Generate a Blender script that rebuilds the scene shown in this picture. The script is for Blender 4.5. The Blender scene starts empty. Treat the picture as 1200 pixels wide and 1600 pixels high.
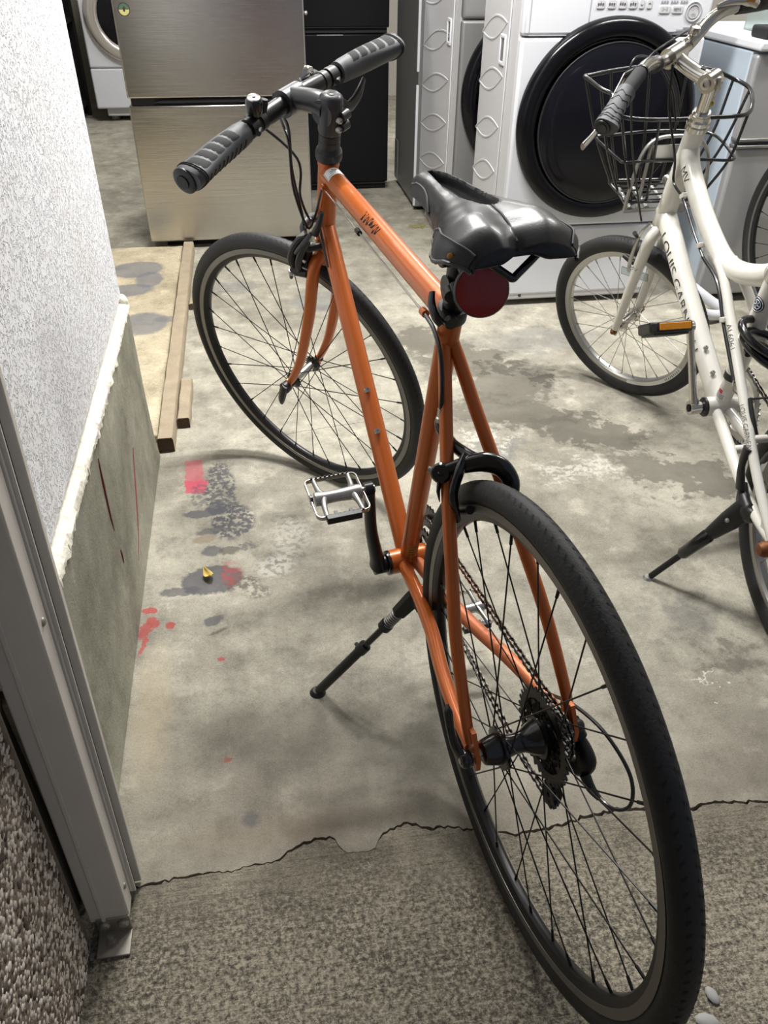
import bpy, bmesh, math, random
from mathutils import Vector, Matrix, Quaternion
random.seed(7)
scene = bpy.context.scene
col = scene.collection
PI = math.pi
V = Vector

# ------------------------------------------------------------------ camera
F_PX, PITCH, ROLL, CAM_H = 1224.65, 0.6470, 0.0130, 1.1961
cd = bpy.data.cameras.new('camera'); cam = bpy.data.objects.new('camera', cd); col.objects.link(cam)
cd.sensor_fit = 'VERTICAL'; cd.sensor_height = 36.0; cd.lens = F_PX * 36.0 / 1600.0
cd.clip_start = 0.02; cd.clip_end = 60
fw = V((0, math.cos(PITCH), -math.sin(PITCH))); rt_ = V((1, 0, 0)); up = rt_.cross(fw)
cx = rt_ * math.cos(ROLL) + up * math.sin(ROLL); cy = up * math.cos(ROLL) - rt_ * math.sin(ROLL)
cam.matrix_world = Matrix(((cx.x, cy.x, -fw.x, 0), (cx.y, cy.y, -fw.y, 0), (cx.z, cy.z, -fw.z, CAM_H), (0, 0, 0, 1)))
scene.camera = cam

# building axes: u across, v deeper into the garage, turned 9.5 degrees
TH = math.radians(9.5)
def W(u, v, z=0.0):
    return V((u * math.cos(TH) - v * math.sin(TH), u * math.sin(TH) + v * math.cos(TH), z))

# ------------------------------------------------------------------ world, light, exposure
wd = bpy.data.worlds.new('night'); scene.world = wd; wd.use_nodes = True
wd.node_tree.nodes['Background'].inputs[0].default_value = (0.55, 0.60, 0.72, 1)
wd.node_tree.nodes['Background'].inputs[1].default_value = 0.32
scene.view_settings.view_transform = 'Standard'
scene.view_settings.look = 'None'
scene.view_settings.exposure = 0.08
scene.view_settings.gamma = 1.0
scene.view_settings.use_curve_mapping = False
def area(name, loc, rot, sx, sy, power, color=(1, 1, 1)):
    l = bpy.data.lights.new(name, 'AREA'); l.shape = 'RECTANGLE'; l.size = sx; l.size_y = sy
    l.energy = power; l.color = color
    o = bpy.data.objects.new(name, l); col.objects.link(o); o.location = loc; o.rotation_euler = rot
    return o
LAMPS = [((0.25, 2.25), 84, (1.0, 0.985, 0.95)), ((1.75, 2.45), 42, (1.0, 0.985, 0.95)), ((-0.2, 5.0), 45, (1, 0.985, 0.96)), ((1.6, 5.0), 40, (1, 0.985, 0.96))]
for i, ((lu, lv), p, c) in enumerate(LAMPS):
    area('ceiling_lamp', W(lu, lv, 2.42), (0, 0, TH), 0.85, 0.10, p, c)

# ------------------------------------------------------------------ materials
def nd(nt, typ, **kw):
    n = nt.nodes.new(typ)
    for k, v in kw.items(): setattr(n, k, v)
    return n
def mat(name, color, rough=0.5, metal=0.0, coat=0.0, spec=None, bump=0.0, bscale=200.0, var=0.0, vscale=8.0, trans=0.0, rvar=0.0, ani=0.0, coords='Object'):
    m = bpy.data.materials.new(name); m.use_nodes = True
    nt = m.node_tree; b = nt.nodes['Principled BSDF']
    c4 = (*color, 1)
    b.inputs['Base Color'].default_value = c4
    b.inputs['Roughness'].default_value = rough
    b.inputs['Metallic'].default_value = metal
    b.inputs['Coat Weight'].default_value = coat
    b.inputs['Coat Roughness'].default_value = 0.12
    b.inputs['Transmission Weight'].default_value = trans
    if ani: b.inputs['Anisotropic'].default_value = ani
    if spec is not None: b.inputs['Specular IOR Level'].default_value = spec
    tc = nd(nt, 'ShaderNodeTexCoord')
    n1 = nd(nt, 'ShaderNodeTexNoise'); n1.inputs['Scale'].default_value = vscale; n1.inputs['Detail'].default_value = 6
    nt.links.new(tc.outputs[coords], n1.inputs['Vector'])
    if var > 0:
        mx = nd(nt, 'ShaderNodeMix', data_type='RGBA')
        mx.inputs[6].default_value = tuple(min(1, x * (1 + var)) for x in color) + (1,)
        mx.inputs[7].default_value = tuple(x * (1 - var) for x in color) + (1,)
        nt.links.new(n1.outputs['Fac'], mx.inputs[0]); nt.links.new(mx.outputs[2], b.inputs['Base Color'])
    if rvar > 0:
        mr = nd(nt, 'ShaderNodeMapRange'); mr.inputs[3].default_value = max(0, rough - rvar); mr.inputs[4].default_value = rough + rvar
        nt.links.new(n1.outputs['Fac'], mr.inputs[0]); nt.links.new(mr.outputs[0], b.inputs['Roughness'])
    if bump > 0:
        n2 = nd(nt, 'ShaderNodeTexNoise'); n2.inputs['Scale'].default_value = bscale; n2.inputs['Detail'].default_value = 4
        nt.links.new(tc.outputs[coords], n2.inputs['Vector'])
        bp = nd(nt, 'ShaderNodeBump'); bp.inputs['Strength'].default_value = 1.0; bp.inputs['Distance'].default_value = bump
        nt.links.new(n2.outputs['Fac'], bp.inputs['Height']); nt.links.new(bp.outputs[0], b.inputs['Normal'])
    return m
def srgb(r, g, b):
    f = lambda x: (x / 255 / 12.92) if x <= 10 else ((x / 255 + 0.055) / 1.055) ** 2.4
    return (f(r), f(g), f(b))

M = {}
M['orange'] = mat('orange_paint', srgb(190, 98, 38), 0.32, 0.25, coat=0.25, var=0.06, vscale=30)
M['orange_worn'] = mat('worn_orange_paint', srgb(196, 112, 70), 0.45, 0.2, var=0.25, vscale=60)
M['white_paint'] = mat('white_frame_paint', srgb(218, 216, 208), 0.28, 0.0, coat=0.5, var=0.03, vscale=20)
M['tire'] = mat('tyre_rubber', srgb(31, 31, 32), 0.6, bump=0.0006, bscale=260, var=0.15, vscale=14, rvar=0.08)
M['black'] = mat('black_plastic', srgb(28, 28, 30), 0.42, bump=0.0002, bscale=600)
M['black_gloss'] = mat('black_gloss', srgb(20, 20, 22), 0.2, coat=0.3)
M['black_alloy'] = mat('black_alloy', srgb(34, 34, 36), 0.34, 0.4, var=0.1)
M['grey_alloy'] = mat('dark_grey_alloy', srgb(62, 62, 64), 0.36, 0.5)
M['spoke_black'] = mat('black_spoke', srgb(26, 26, 27), 0.35, 0.5)
M['silver'] = mat('polished_silver', srgb(205, 203, 198), 0.2, 1.0, rvar=0.06)
M['satin'] = mat('satin_silver', srgb(176, 175, 172), 0.36, 0.9, rvar=0.06)
M['track'] = mat('brake_track_grey', srgb(132, 130, 126), 0.42, 0.75, var=0.1, vscale=40)
M['grip'] = mat('grip_rubber', srgb(66, 68, 72), 0.55, bump=0.0003, bscale=900)
M['grip_dark'] = mat('grip_pad_rubber', srgb(23, 24, 26), 0.8, bump=0.0004, bscale=1500)
M['leather'] = mat('black_saddle_leather', srgb(27, 28, 31), 0.37, coat=0.08, spec=0.4, bump=0.00012, bscale=420, rvar=0.05)
M['leather_matte'] = mat('saddle_side_vinyl', srgb(36, 37, 40), 0.55, bump=0.0003, bscale=700)
M['stitch'] = mat('saddle_stitch', srgb(78, 78, 80), 0.7)
M['red_lens'] = mat('red_reflector_lens', srgb(142, 4, 9), 0.18, coat=0.4, bump=0.0006, bscale=500)
M['amber'] = mat('amber_reflector', srgb(232, 150, 20), 0.2, coat=0.6, bump=0.0008, bscale=500)
M['cable'] = mat('black_cable_housing', srgb(22, 22, 24), 0.35, coat=0.2)
M['inner_cable'] = mat('bare_steel_cable', srgb(170, 165, 158), 0.3, 0.9)
M['rust'] = mat('rusty_nut', srgb(120, 78, 48), 0.6, 0.6, var=0.4, vscale=120)
M['chain'] = mat('oily_chain_steel', srgb(92, 88, 82), 0.3, 0.9, var=0.3, vscale=150)
M['cog'] = mat('oily_cog_steel', srgb(66, 64, 62), 0.32, 0.9, var=0.3, vscale=100)
M['decal_dark'] = mat('dark_decal', srgb(58, 40, 34), 0.5)
M['decal_black'] = mat('black_decal', srgb(22, 22, 24), 0.4)
M['decal_white'] = mat('white_sticker', srgb(226, 228, 226), 0.4)
M['decal_gold'] = mat('gold_sticker', srgb(176, 120, 40), 0.45)
M['decal_blue'] = mat('navy_sticker', srgb(34, 42, 92), 0.4)
M['decal_red'] = mat('red_print', srgb(206, 66, 66), 0.5)
M['decal_green'] = mat('green_sticker', srgb(74, 100, 84), 0.45)
M['decal_yellow'] = mat('pale_yellow_print', srgb(190, 184, 120), 0.5)
M['yellow_tape'] = mat('yellow_mark', srgb(160, 146, 30), 0.6)
M['wm_white'] = mat('white_appliance', srgb(214, 216, 222), 0.35, var=0.015, vscale=3)
M['wm_side'] = mat('appliance_side', srgb(200, 200, 203), 0.4, var=0.02, vscale=4)
M['wm_line'] = mat('grey_print', srgb(150, 150, 156), 0.5)
M['wm_text'] = mat('dark_grey_print', srgb(84, 84, 92), 0.5)
M['door_black'] = mat('black_door_plastic', srgb(12, 12, 16), 0.2, spec=0.25, rvar=0.05, vscale=5)
M['door_glass'] = mat('dark_door_glass', srgb(16, 16, 22), 0.14, spec=0.3, rvar=0.08, vscale=9)
M['door_silver'] = mat('silver_door_ring', srgb(206, 200, 194), 0.25, 0.6)
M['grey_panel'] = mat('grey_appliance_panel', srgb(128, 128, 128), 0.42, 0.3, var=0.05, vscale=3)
M['black_fridge'] = mat('black_fridge_door', srgb(14, 15, 19), 0.4, spec=0.25)
M['blue_side'] = mat('pale_blue_grey_side', srgb(176, 188, 200), 0.35, var=0.02)
M['grey_door'] = mat('silver_fridge_door', srgb(168, 168, 170), 0.38, 0.35)
M['gasket'] = mat('dark_gasket', srgb(30, 30, 31), 0.7)
M['rubber_black'] = mat('flat_black', srgb(14, 14, 15), 0.8)
M['alu_post'] = mat('painted_post', srgb(208, 203, 195), 0.42, 0.0, var=0.06, vscale=25)
M['jamb'] = mat('dirty_render_jamb', srgb(118, 108, 94), 0.85, bump=0.001, bscale=160, var=0.2, vscale=25)
M['red_streak'] = mat('dried_red_paint', srgb(128, 58, 58), 0.7, var=0.2, vscale=50)
M['mortar'] = mat('brown_mortar', srgb(136, 124, 110), 0.9, bump=0.002, bscale=150, var=0.2, vscale=30)
M['alu_dark'] = mat('dark_gap_fill', srgb(58, 54, 49), 0.7)
M['galv'] = mat('galvanised_bracket', srgb(168, 163, 152), 0.48, 0.7, var=0.2, vscale=60)
M['leaf'] = mat('dry_leaf', srgb(196, 170, 92), 0.7, var=0.25, vscale=80)
M['grass'] = mat('dry_grass', srgb(150, 140, 70), 0.8)
M['pebble'] = mat('grey_pebble', srgb(150, 150, 146), 0.7, var=0.2, vscale=60)
M['clear'] = mat('clear_plastic', srgb(214, 224, 222), 0.08, trans=0.85)
M['card'] = mat('cream_bottle', srgb(196, 186, 166), 0.6)
M['dark_shelf'] = mat('dark_shelf_metal', srgb(30, 30, 32), 0.5)
M['basket_black'] = mat('black_coated_wire', srgb(24, 24, 26), 0.25, coat=0.4)
M['lamp_white'] = mat('lamp_housing', srgb(230, 230, 228), 0.5)
M['lamp_tube'] = mat('lamp_tube', (1, 1, 1), 0.5)
_b = M['lamp_tube'].node_tree.nodes['Principled BSDF']
_b.inputs['Emission Color'].default_value = (1, 0.98, 0.95, 1); _b.inputs['Emission Strength'].default_value = 6.0

# brushed stainless for the refrigerator
def stainless():
    m = mat('brushed_stainless', srgb(190, 187, 182), 0.27, 1.0)
    nt = m.node_tree; b = nt.nodes['Principled BSDF']
    tc = nd(nt, 'ShaderNodeTexCoord')
    mp = nd(nt, 'ShaderNodeMapping'); mp.inputs['Scale'].default_value = (2.0, 2.0, 500.0)
    n = nd(nt, 'ShaderNodeTexNoise'); n.inputs['Scale'].default_value = 1.5; n.inputs['Detail'].default_value = 3
    nt.links.new(tc.outputs['Object'], mp.inputs[0]); nt.links.new(mp.outputs[0], n.inputs['Vector'])
    b1 = nd(nt, 'ShaderNodeBump'); b1.inputs['Distance'].default_value = 0.00025
    nt.links.new(n.outputs['Fac'], b1.inputs['Height'])
    nt.links.new(b1.outputs[0], b.inputs['Normal'])
    n3 = nd(nt, 'ShaderNodeTexNoise'); n3.inputs['Scale'].default_value = 1.6; n3.inputs['Detail'].default_value = 2
    nt.links.new(tc.outputs['Object'], n3.inputs['Vector'])
    mr = nd(nt, 'ShaderNodeMapRange'); mr.inputs[1].default_value = 0.3; mr.inputs[2].default_value = 0.75; mr.inputs[3].default_value = 0.15; mr.inputs[4].default_value = 0.27
    nt.links.new(n3.outputs['Fac'], mr.inputs[0]); nt.links.new(mr.outputs[0], b.inputs['Roughness'])
    return m
M['stainless'] = stainless()

# concrete with stains and painted light falloff; every entry is (u, v, half-u, half-v, turn, softness, strength, colour) on the real floor
def concrete(name, base1, base2, stains=(), rough=0.75, fine=0.0012, broom=False, spk=0.35):
    m = bpy.data.materials.new(name); m.use_nodes = True
    nt = m.node_tree; L = nt.links; b = nt.nodes['Principled BSDF']
    tc = nd(nt, 'ShaderNodeTexCoord'); P = tc.outputs['Object']
    def noise(scale, detail=6, rough_=0.6, vec=None, dist=0.0):
        n = nd(nt, 'ShaderNodeTexNoise'); n.inputs['Scale'].default_value = scale; n.inputs['Detail'].default_value = detail
        n.inputs['Roughness'].default_value = rough_; n.inputs['Distortion'].default_value = dist
        L.new(vec or P, n.inputs['Vector']); return n
    def mix(fac, a, c):
        x = nd(nt, 'ShaderNodeMix', data_type='RGBA')
        if isinstance(fac, float): x.inputs[0].default_value = fac
        else: L.new(fac, x.inputs[0])
        for s, i in ((a, 6), (c, 7)):
            if isinstance(s, tuple): x.inputs[i].default_value = (*s, 1)
            else: L.new(s, x.inputs[i])
        return x.outputs[2]
    def rng(x, a, c, d=0.0, e=1.0):
        r = nd(nt, 'ShaderNodeMapRange'); r.inputs[1].default_value = a; r.inputs[2].default_value = c
        r.inputs[3].default_value = d; r.inputs[4].default_value = e; L.new(x, r.inputs[0]); return r.outputs[0]
    big = noise(2.2, 8, 0.65); mid = noise(11, 8, 0.7); fin = noise(90, 5, 0.75); grit = noise(320, 3, 0.7)
    c = mix(rng(big.outputs[0], 0.36, 0.64), base1, base2)
    c = mix(rng(mid.outputs[0], 0.5, 0.66, 0, 0.65), c, tuple(x * 0.58 for x in base2))
    c = mix(rng(mid.outputs[0], 0.34, 0.46, 0.55, 0), c, tuple(min(1, x * 1.35) for x in base1))
    c = mix(rng(fin.outputs[0], 0.5, 0.78, 0, spk), c, tuple(x * 0.3 for x in base2))
    c = mix(rng(fin.outputs[0], 0.24, 0.42, spk * 0.7, 0), c, tuple(min(1, x * 1.3) for x in base1))
    c = mix(rng(grit.outputs[0], 0.52, 0.72, 0, 0.5), c, tuple(x * 0.35 for x in base2))
    c = mix(rng(grit.outputs[0], 0.28, 0.46, 0.4, 0), c, tuple(min(1, x * 1.3) for x in base1))
    wob = noise(16, 5, 0.6); wob2 = noise(70, 4, 0.6)
    vs = nd(nt, 'ShaderNodeVectorMath', operation='SUBTRACT'); L.new(wob.outputs['Color'], vs.inputs[0]); vs.inputs[1].default_value = (0.5, 0.5, 0.5)
    vs2 = nd(nt, 'ShaderNodeVectorMath', operation='SUBTRACT'); L.new(wob2.outputs['Color'], vs2.inputs[0]); vs2.inputs[1].default_value = (0.5, 0.5, 0.5)
    def scaled(v, s):
        n = nd(nt, 'ShaderNodeVectorMath', operation='SCALE'); L.new(v.outputs[0], n.inputs[0]); n.inputs['Scale'].default_value = s; return n.outputs[0]
    def add(a, c_):
        n = nd(nt, 'ShaderNodeVectorMath', operation='ADD'); L.new(a, n.inputs[0]); L.new(c_, n.inputs[1]); return n.outputs[0]
    PW = add(add(P, scaled(vs, 0.34)), scaled(vs2, 0.05))
    PS = add(add(P, scaled(vs, 0.025)), scaled(vs2, 0.02))
    wet = None
    for (u, v, hu, hv, ang, soft, strength, colr, speck) in stains:
        big_ = max(hu, hv) > 0.045 and u > 0.3
        mp = nd(nt, 'ShaderNodeMapping', vector_type='TEXTURE')
        mp.inputs['Location'].default_value = (u, v, 0); mp.inputs['Rotation'].default_value = (0, 0, ang); mp.inputs['Scale'].default_value = (hu, hv, 50)
        L.new(PW if big_ else PS, mp.inputs[0])
        if speck == 2:
            ab = nd(nt, 'ShaderNodeVectorMath', operation='ABSOLUTE'); L.new(mp.outputs[0], ab.inputs[0])
            sx = nd(nt, 'ShaderNodeSeparateXYZ'); L.new(ab.outputs[0], sx.inputs[0])
            ln = nd(nt, 'ShaderNodeMath', operation='MAXIMUM'); L.new(sx.outputs[0], ln.inputs[0]); L.new(sx.outputs[1], ln.inputs[1])
        else:
            ln = nd(nt, 'ShaderNodeVectorMath', operation='LENGTH'); L.new(mp.outputs[0], ln.inputs[0])
        f = rng(ln.outputs['Value'], 1 - soft, 1.0, strength, 0.0)
        if speck == 1:
            mu = nd(nt, 'ShaderNodeMath', operation='MULTIPLY'); L.new(f, mu.inputs[0]); L.new(rng(wob2.outputs[0], 0.44, 0.52), mu.inputs[1]); f = mu.outputs[0]
        c = mix(f, c, colr)
    L.new(c, b.inputs['Base Color'])
    b.inputs['Roughness'].default_value = rough
    h = None
    bp = nd(nt, 'ShaderNodeBump'); bp.inputs['Distance'].default_value = fine; L.new(fin.outputs[0], bp.inputs['Height'])
    bp2 = nd(nt, 'ShaderNodeBump'); bp2.inputs['Distance'].default_value = fine * 0.6; L.new(grit.outputs[0], bp2.inputs['Height']); L.new(bp.outputs[0], bp2.inputs['Normal'])
    last = bp2
    if broom:
        mp = nd(nt, 'ShaderNodeMapping'); mp.inputs['Scale'].default_value = (4.0, 52, 1); mp.inputs['Rotation'].default_value = (0, 0, 0.02)
        L.new(P, mp.inputs[0])
        nb = noise(1.0, 4, 0.7, vec=mp.outputs[0])
        mask = rng(noise(2.5, 3).outputs[0], 0.4, 0.62)
        bp3 = nd(nt, 'ShaderNodeBump'); bp3.inputs['Distance'].default_value = 0.005
        L.new(nb.outputs[0], bp3.inputs['Height']); L.new(bp2.outputs[0], bp3.inputs['Normal']); last = bp3
        g = rng(nb.outputs[0], 0.56, 0.74, 0, 0.45)
        c2 = mix(g, c, tuple(x * 0.3 for x in base2))
        spn = noise(135, 6, 0.75)
        c2 = mix(rng(spn.outputs[0], 0.50, 0.57, 0, 0.85), c2, tuple(min(1, x * 1.35) for x in base1))
        c2 = mix(rng(spn.outputs[0], 0.40, 0.48, 0.85, 0), c2, tuple(x * 0.34 for x in base2))
        sx = nd(nt, 'ShaderNodeSeparateXYZ'); L.new(add(P, scaled(vs, 0.16)), sx.inputs[0])
        c2 = mix(rng(sx.outputs[1], 0.56, 0.66, 0.0, 0.8), c2, c)
        L.new(c2, b.inputs['Base Color'])
    L.new(last.outputs[0], b.inputs['Normal'])
    return m
GREY = srgb(76, 76, 82); WET = srgb(98, 94, 84); PINK = srgb(196, 76, 98); RED = srgb(168, 62, 60)
OILY = srgb(74, 70, 62); PALE = srgb(222, 220, 212); BROWN = srgb(128, 112, 92); BLUEG = srgb(104, 107, 114)
STAINS_AND_FALLOFF = [
    # damp patches between the two bicycles and under the white one
    (0.78, 2.19, 0.20, 0.16, 0.5, 0.25, 0.78, WET, 0), (0.884, 2.203, 0.055, 0.05, 0, 0.2, 0.75, OILY, 0), (0.66, 2.37, 0.18, 0.13, 0.2, 0.25, 0.78, WET, 0),
    (0.80, 2.30, 0.07, 0.08, 0.3, 0.2, 0.65, OILY, 0),
    (0.72, 2.00, 0.24, 0.10, -0.25, 0.2, 0.78, WET, 0), (0.92, 1.85, 0.20, 0.085, -0.45, 0.2, 0.78, WET, 0), (1.10, 1.60, 0.22, 0.09, -0.5, 0.25, 0.78, WET, 0),
    (0.55, 2.55, 0.12, 0.12, 0, 0.3, 0.78, WET, 0), (1.0, 2.5, 0.3, 0.14, 0.1, 0.5, 0.3, BLUEG, 0), (0.62, 1.80, 0.10, 0.05, 0.0, 0.3, 0.35, BLUEG, 0),
    (0.82, 1.69, 0.13, 0.06, 0.1, 0.5, 0.5, PALE, 1), (0.60, 1.86, 0.12, 0.05, 0.2, 0.5, 0.45, PALE, 1), (1.2, 1.75, 0.3, 0.16, 0.2, 0.7, 0.35, OILY, 0),
    (0.25, 2.95, 0.16, 0.12, 0, 0.3, 0.45, BLUEG, 0), (0.1, 2.78, 0.13, 0.09, 0.4, 0.35, 0.4, OILY, 0), (-0.1, 3.15, 0.1, 0.08, 0, 0.4, 0.4, BLUEG, 0),
    (0.9, 0.95, 0.11, 0.05, 0.1, 0.6, 0.55, OILY, 0), (0.85, 1.1, 0.1, 0.09, 0, 0.6, 0.4, srgb(80, 80, 84), 0), (0.80, 0.93, 0.06, 0.006, 0.0, 0.5, 0.8, PALE, 0),
    (0.98, 0.87, 0.035, 0.014, 0.1, 0.5, 0.6, OILY, 1),
    # paint by the left wall, then the darkened entrance floor
    (-0.218, 1.80, 0.024, 0.075, 0.05, 0.06, 0.6, PINK, 2), (-0.212, 1.742, 0.030, 0.032, 0.0, 0.06, 0.85, PINK, 2), (-0.145, 1.70, 0.045, 0.17, 0.05, 0.2, 0.85, GREY, 1), (-0.20, 1.70, 0.028, 0.07, 0.0, 0.3, 0.55, GREY, 1), (-0.115, 1.58, 0.06, 0.085, 0, 0.25, 0.9, GREY, 1),
    (-0.19, 1.62, 0.055, 0.018, 0.0, 0.25, 0.8, GREY, 0), (-0.155, 1.64, 0.03, 0.04, 0.0, 0.25, 0.8, GREY, 0), (-0.17, 1.545, 0.045, 0.014, 0.2, 0.25, 0.7, GREY, 0),
    (-0.185, 1.515, 0.035, 0.02, 0.1, 0.3, 0.6, BROWN, 0), (-0.165, 1.47, 0.028, 0.022, 0, 0.25, 0.75, GREY, 0), (-0.125, 1.465, 0.025, 0.018, 0, 0.3, 0.7, OILY, 0), (-0.085, 1.475, 0.03, 0.02, 0, 0.3, 0.6, GREY, 1),
    (-0.165, 1.365, 0.075, 0.05, 0.05, 0.12, 0.85, GREY, 0), (-0.235, 1.335, 0.05, 0.016, 0.0, 0.2, 0.75, GREY, 0), (-0.1, 1.345, 0.05, 0.028, 0.0, 0.4, 0.75, OILY, 1), (-0.12, 1.38, 0.03, 0.05, 0.0, 0.4, 0.55, RED, 1),
    (-0.02, 1.39, 0.06, 0.045, 0.3, 0.5, 0.5, PALE, 1), (0.02, 1.5, 0.07, 0.12, 0.0, 0.6, 0.32, PALE, 1), (-0.06, 1.31, 0.04, 0.03, 0, 0.5, 0.6, OILY, 1),
    (-0.296, 1.283, 0.018, 0.013, 0.0, 0.2, 0.85, RED, 0), (-0.249, 1.234, 0.013, 0.013, 0.0, 0.2, 0.85, RED, 0), (-0.30, 1.225, 0.014, 0.03, -0.2, 0.3, 0.8, RED, 0), (-0.285, 1.245, 0.012, 0.022, 0.5, 0.3, 0.8, RED, 0), (-0.30, 1.18, 0.006, 0.035, -0.25, 0.3, 0.75, RED, 0),
    (-0.16, 1.235, 0.028, 0.016, 0.3, 0.3, 0.75, GREY, 0), (-0.15, 1.2, 0.03, 0.006, 0.35, 0.4, 0.6, OILY, 0), (-0.14, 1.12, 0.012, 0.006, 0, 0.3, 0.8, RED, 0), (-0.13, 0.88, 0.01, 0.007, 0, 0.3, 0.7, RED, 0),
    (0.3, 0.62, 1.2, 0.42, 0.0, 0.75, 0.55, srgb(104, 95, 82), 0), (-0.05, 0.92, 0.24, 0.10, 0.0, 0.7, 0.3, srgb(92, 86, 78), 0), (0.25, 0.86, 0.22, 0.1, 0.2, 0.7, 0.35, srgb(84, 80, 74), 0),  # soft front-floor darkening: some grime, and the lamps' falloff put into the colour
    (-0.27, 1.0, 0.05, 0.22, 0.0, 0.7, 0.4, srgb(196, 178, 148), 0), (0.14, 1.99, 0.30, 0.0022, 0.15, 0.5, 0.8, srgb(70, 66, 58), 0), (1.05, 1.93, 0.36, 0.0022, -0.12, 0.5, 0.8, srgb(70, 66, 58), 0), (-0.05, 0.73, 0.25, 0.05, 0, 0.8, 0.4, BROWN, 0), (-0.09, 0.76, 0.022, 0.016, 0, 0.5, 0.6, GREY, 0),
]
M['floor'] = concrete('garage_concrete', srgb(178, 173, 158), srgb(136, 131, 118), STAINS_AND_FALLOFF)
M['ground'] = concrete('broomed_concrete', srgb(152, 144, 127), srgb(104, 97, 84), rough=0.85, fine=0.004, broom=True, spk=0.5)
SLAB_ST = [(-0.5, 3.33, 0.12, 0.10, 0.3, 0.15, 0.75, BLUEG, 0), (-0.44, 3.21, 0.06, 0.10, 0.0, 0.2, 0.75, BLUEG, 0), (-0.52, 3.10, 0.12, 0.07, 0.2, 0.2, 0.75, BLUEG, 0), (-0.43, 2.77, 0.10, 0.11, 0.0, 0.2, 0.75, BLUEG, 0), (-0.34, 2.80, 0.06, 0.03, 0.0, 0.3, 0.6, BLUEG, 0)]
M['slab'] = concrete('painted_slab', srgb(204, 191, 164), srgb(172, 160, 134), SLAB_ST, rough=0.7)
M['plinth'] = concrete('cement_render', srgb(160, 158, 142), srgb(140, 138, 122), [(-0.0, 0, 0.001, 0.001, 0, 0.2, 0.0, RED, 0)], rough=0.85, fine=0.0012, spk=0.25)
M['wood'] = mat('weathered_wood', srgb(160, 146, 124), 0.8, bump=0.002, bscale=120, var=0.28, vscale=22)
M['wood_end'] = mat('dark_end_grain', srgb(74, 58, 42), 0.9, bump=0.002, bscale=200, var=0.3, vscale=60)

def stucco():
    m = mat('white_sprayed_stucco', srgb(232, 233, 238), 0.8)
    nt = m.node_tree; b = nt.nodes['Principled BSDF']; L = nt.links
    tc = nd(nt, 'ShaderNodeTexCoord')
    n = nd(nt, 'ShaderNodeTexNoise'); n.inputs['Scale'].default_value = 135; n.inputs['Detail'].default_value = 3; n.inputs['Roughness'].default_value = 0.55; n.inputs['Distortion'].default_value = 1.2
    L.new(tc.outputs['Object'], n.inputs['Vector'])
    mr = nd(nt, 'ShaderNodeMapRange'); mr.inputs[1].default_value = 0.36; mr.inputs[2].default_value = 0.48; L.new(n.outputs[0], mr.inputs[0])
    bp = nd(nt, 'ShaderNodeBump'); bp.inputs['Distance'].default_value = 0.0040; L.new(mr.outputs[0], bp.inputs['Height']); L.new(bp.outputs[0], b.inputs['Normal'])
    n2 = nd(nt, 'ShaderNodeTexNoise'); n2.inputs['Scale'].default_value = 3.5; n2.inputs['Detail'].default_value = 5; L.new(tc.outputs['Object'], n2.inputs['Vector'])
    mr2 = nd(nt, 'ShaderNodeMapRange'); mr2.inputs[1].default_value = 0.5; mr2.inputs[2].default_value = 0.8; mr2.inputs[4].default_value = 0.4; L.new(n2.outputs[0], mr2.inputs[0])
    mx = nd(nt, 'ShaderNodeMix', data_type='RGBA'); mx.inputs[6].default_value = (*srgb(236, 237, 241), 1); mx.inputs[7].default_value = (*srgb(206, 202, 190), 1); L.new(mr2.outputs[0], mx.inputs[0])
    L.new(mx.outputs[2], b.inputs['Base Color'])
    return m
M['stucco'] = stucco()
def pebbledash():
    m = mat('exposed_aggregate', srgb(170, 160, 148), 0.75)
    nt = m.node_tree; b = nt.nodes['Principled BSDF']; L = nt.links
    g = nd(nt, 'ShaderNodeNewGeometry'); cr = nd(nt, 'ShaderNodeValToRGB'); e = cr.color_ramp.elements
    e[0].position = 0.0; e[0].color = (*srgb(78, 66, 58), 1); e[1].position = 1.0; e[1].color = (*srgb(236, 228, 216), 1)
    for p_, c_ in ((0.26, srgb(110, 96, 86)), (0.36, srgb(190, 176, 162)), (0.75, srgb(226, 217, 204))):
        q = e.new(p_); q.color = (*c_, 1)
    L.new(g.outputs['Random Per Island'], cr.inputs[0]); L.new(cr.outputs[0], b.inputs['Base Color'])
    return m
M['aggregate'] = pebbledash()
M['wall_plain'] = mat('plain_wall', srgb(176, 172, 164), 0.85, var=0.08, vscale=3)
M['ceil'] = mat('ceiling_board', srgb(196, 194, 188), 0.85)
M['cement_edge'] = mat('white_cement_ledge', srgb(226, 222, 208), 0.8, bump=0.003, bscale=90, var=0.12, vscale=40)

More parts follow.
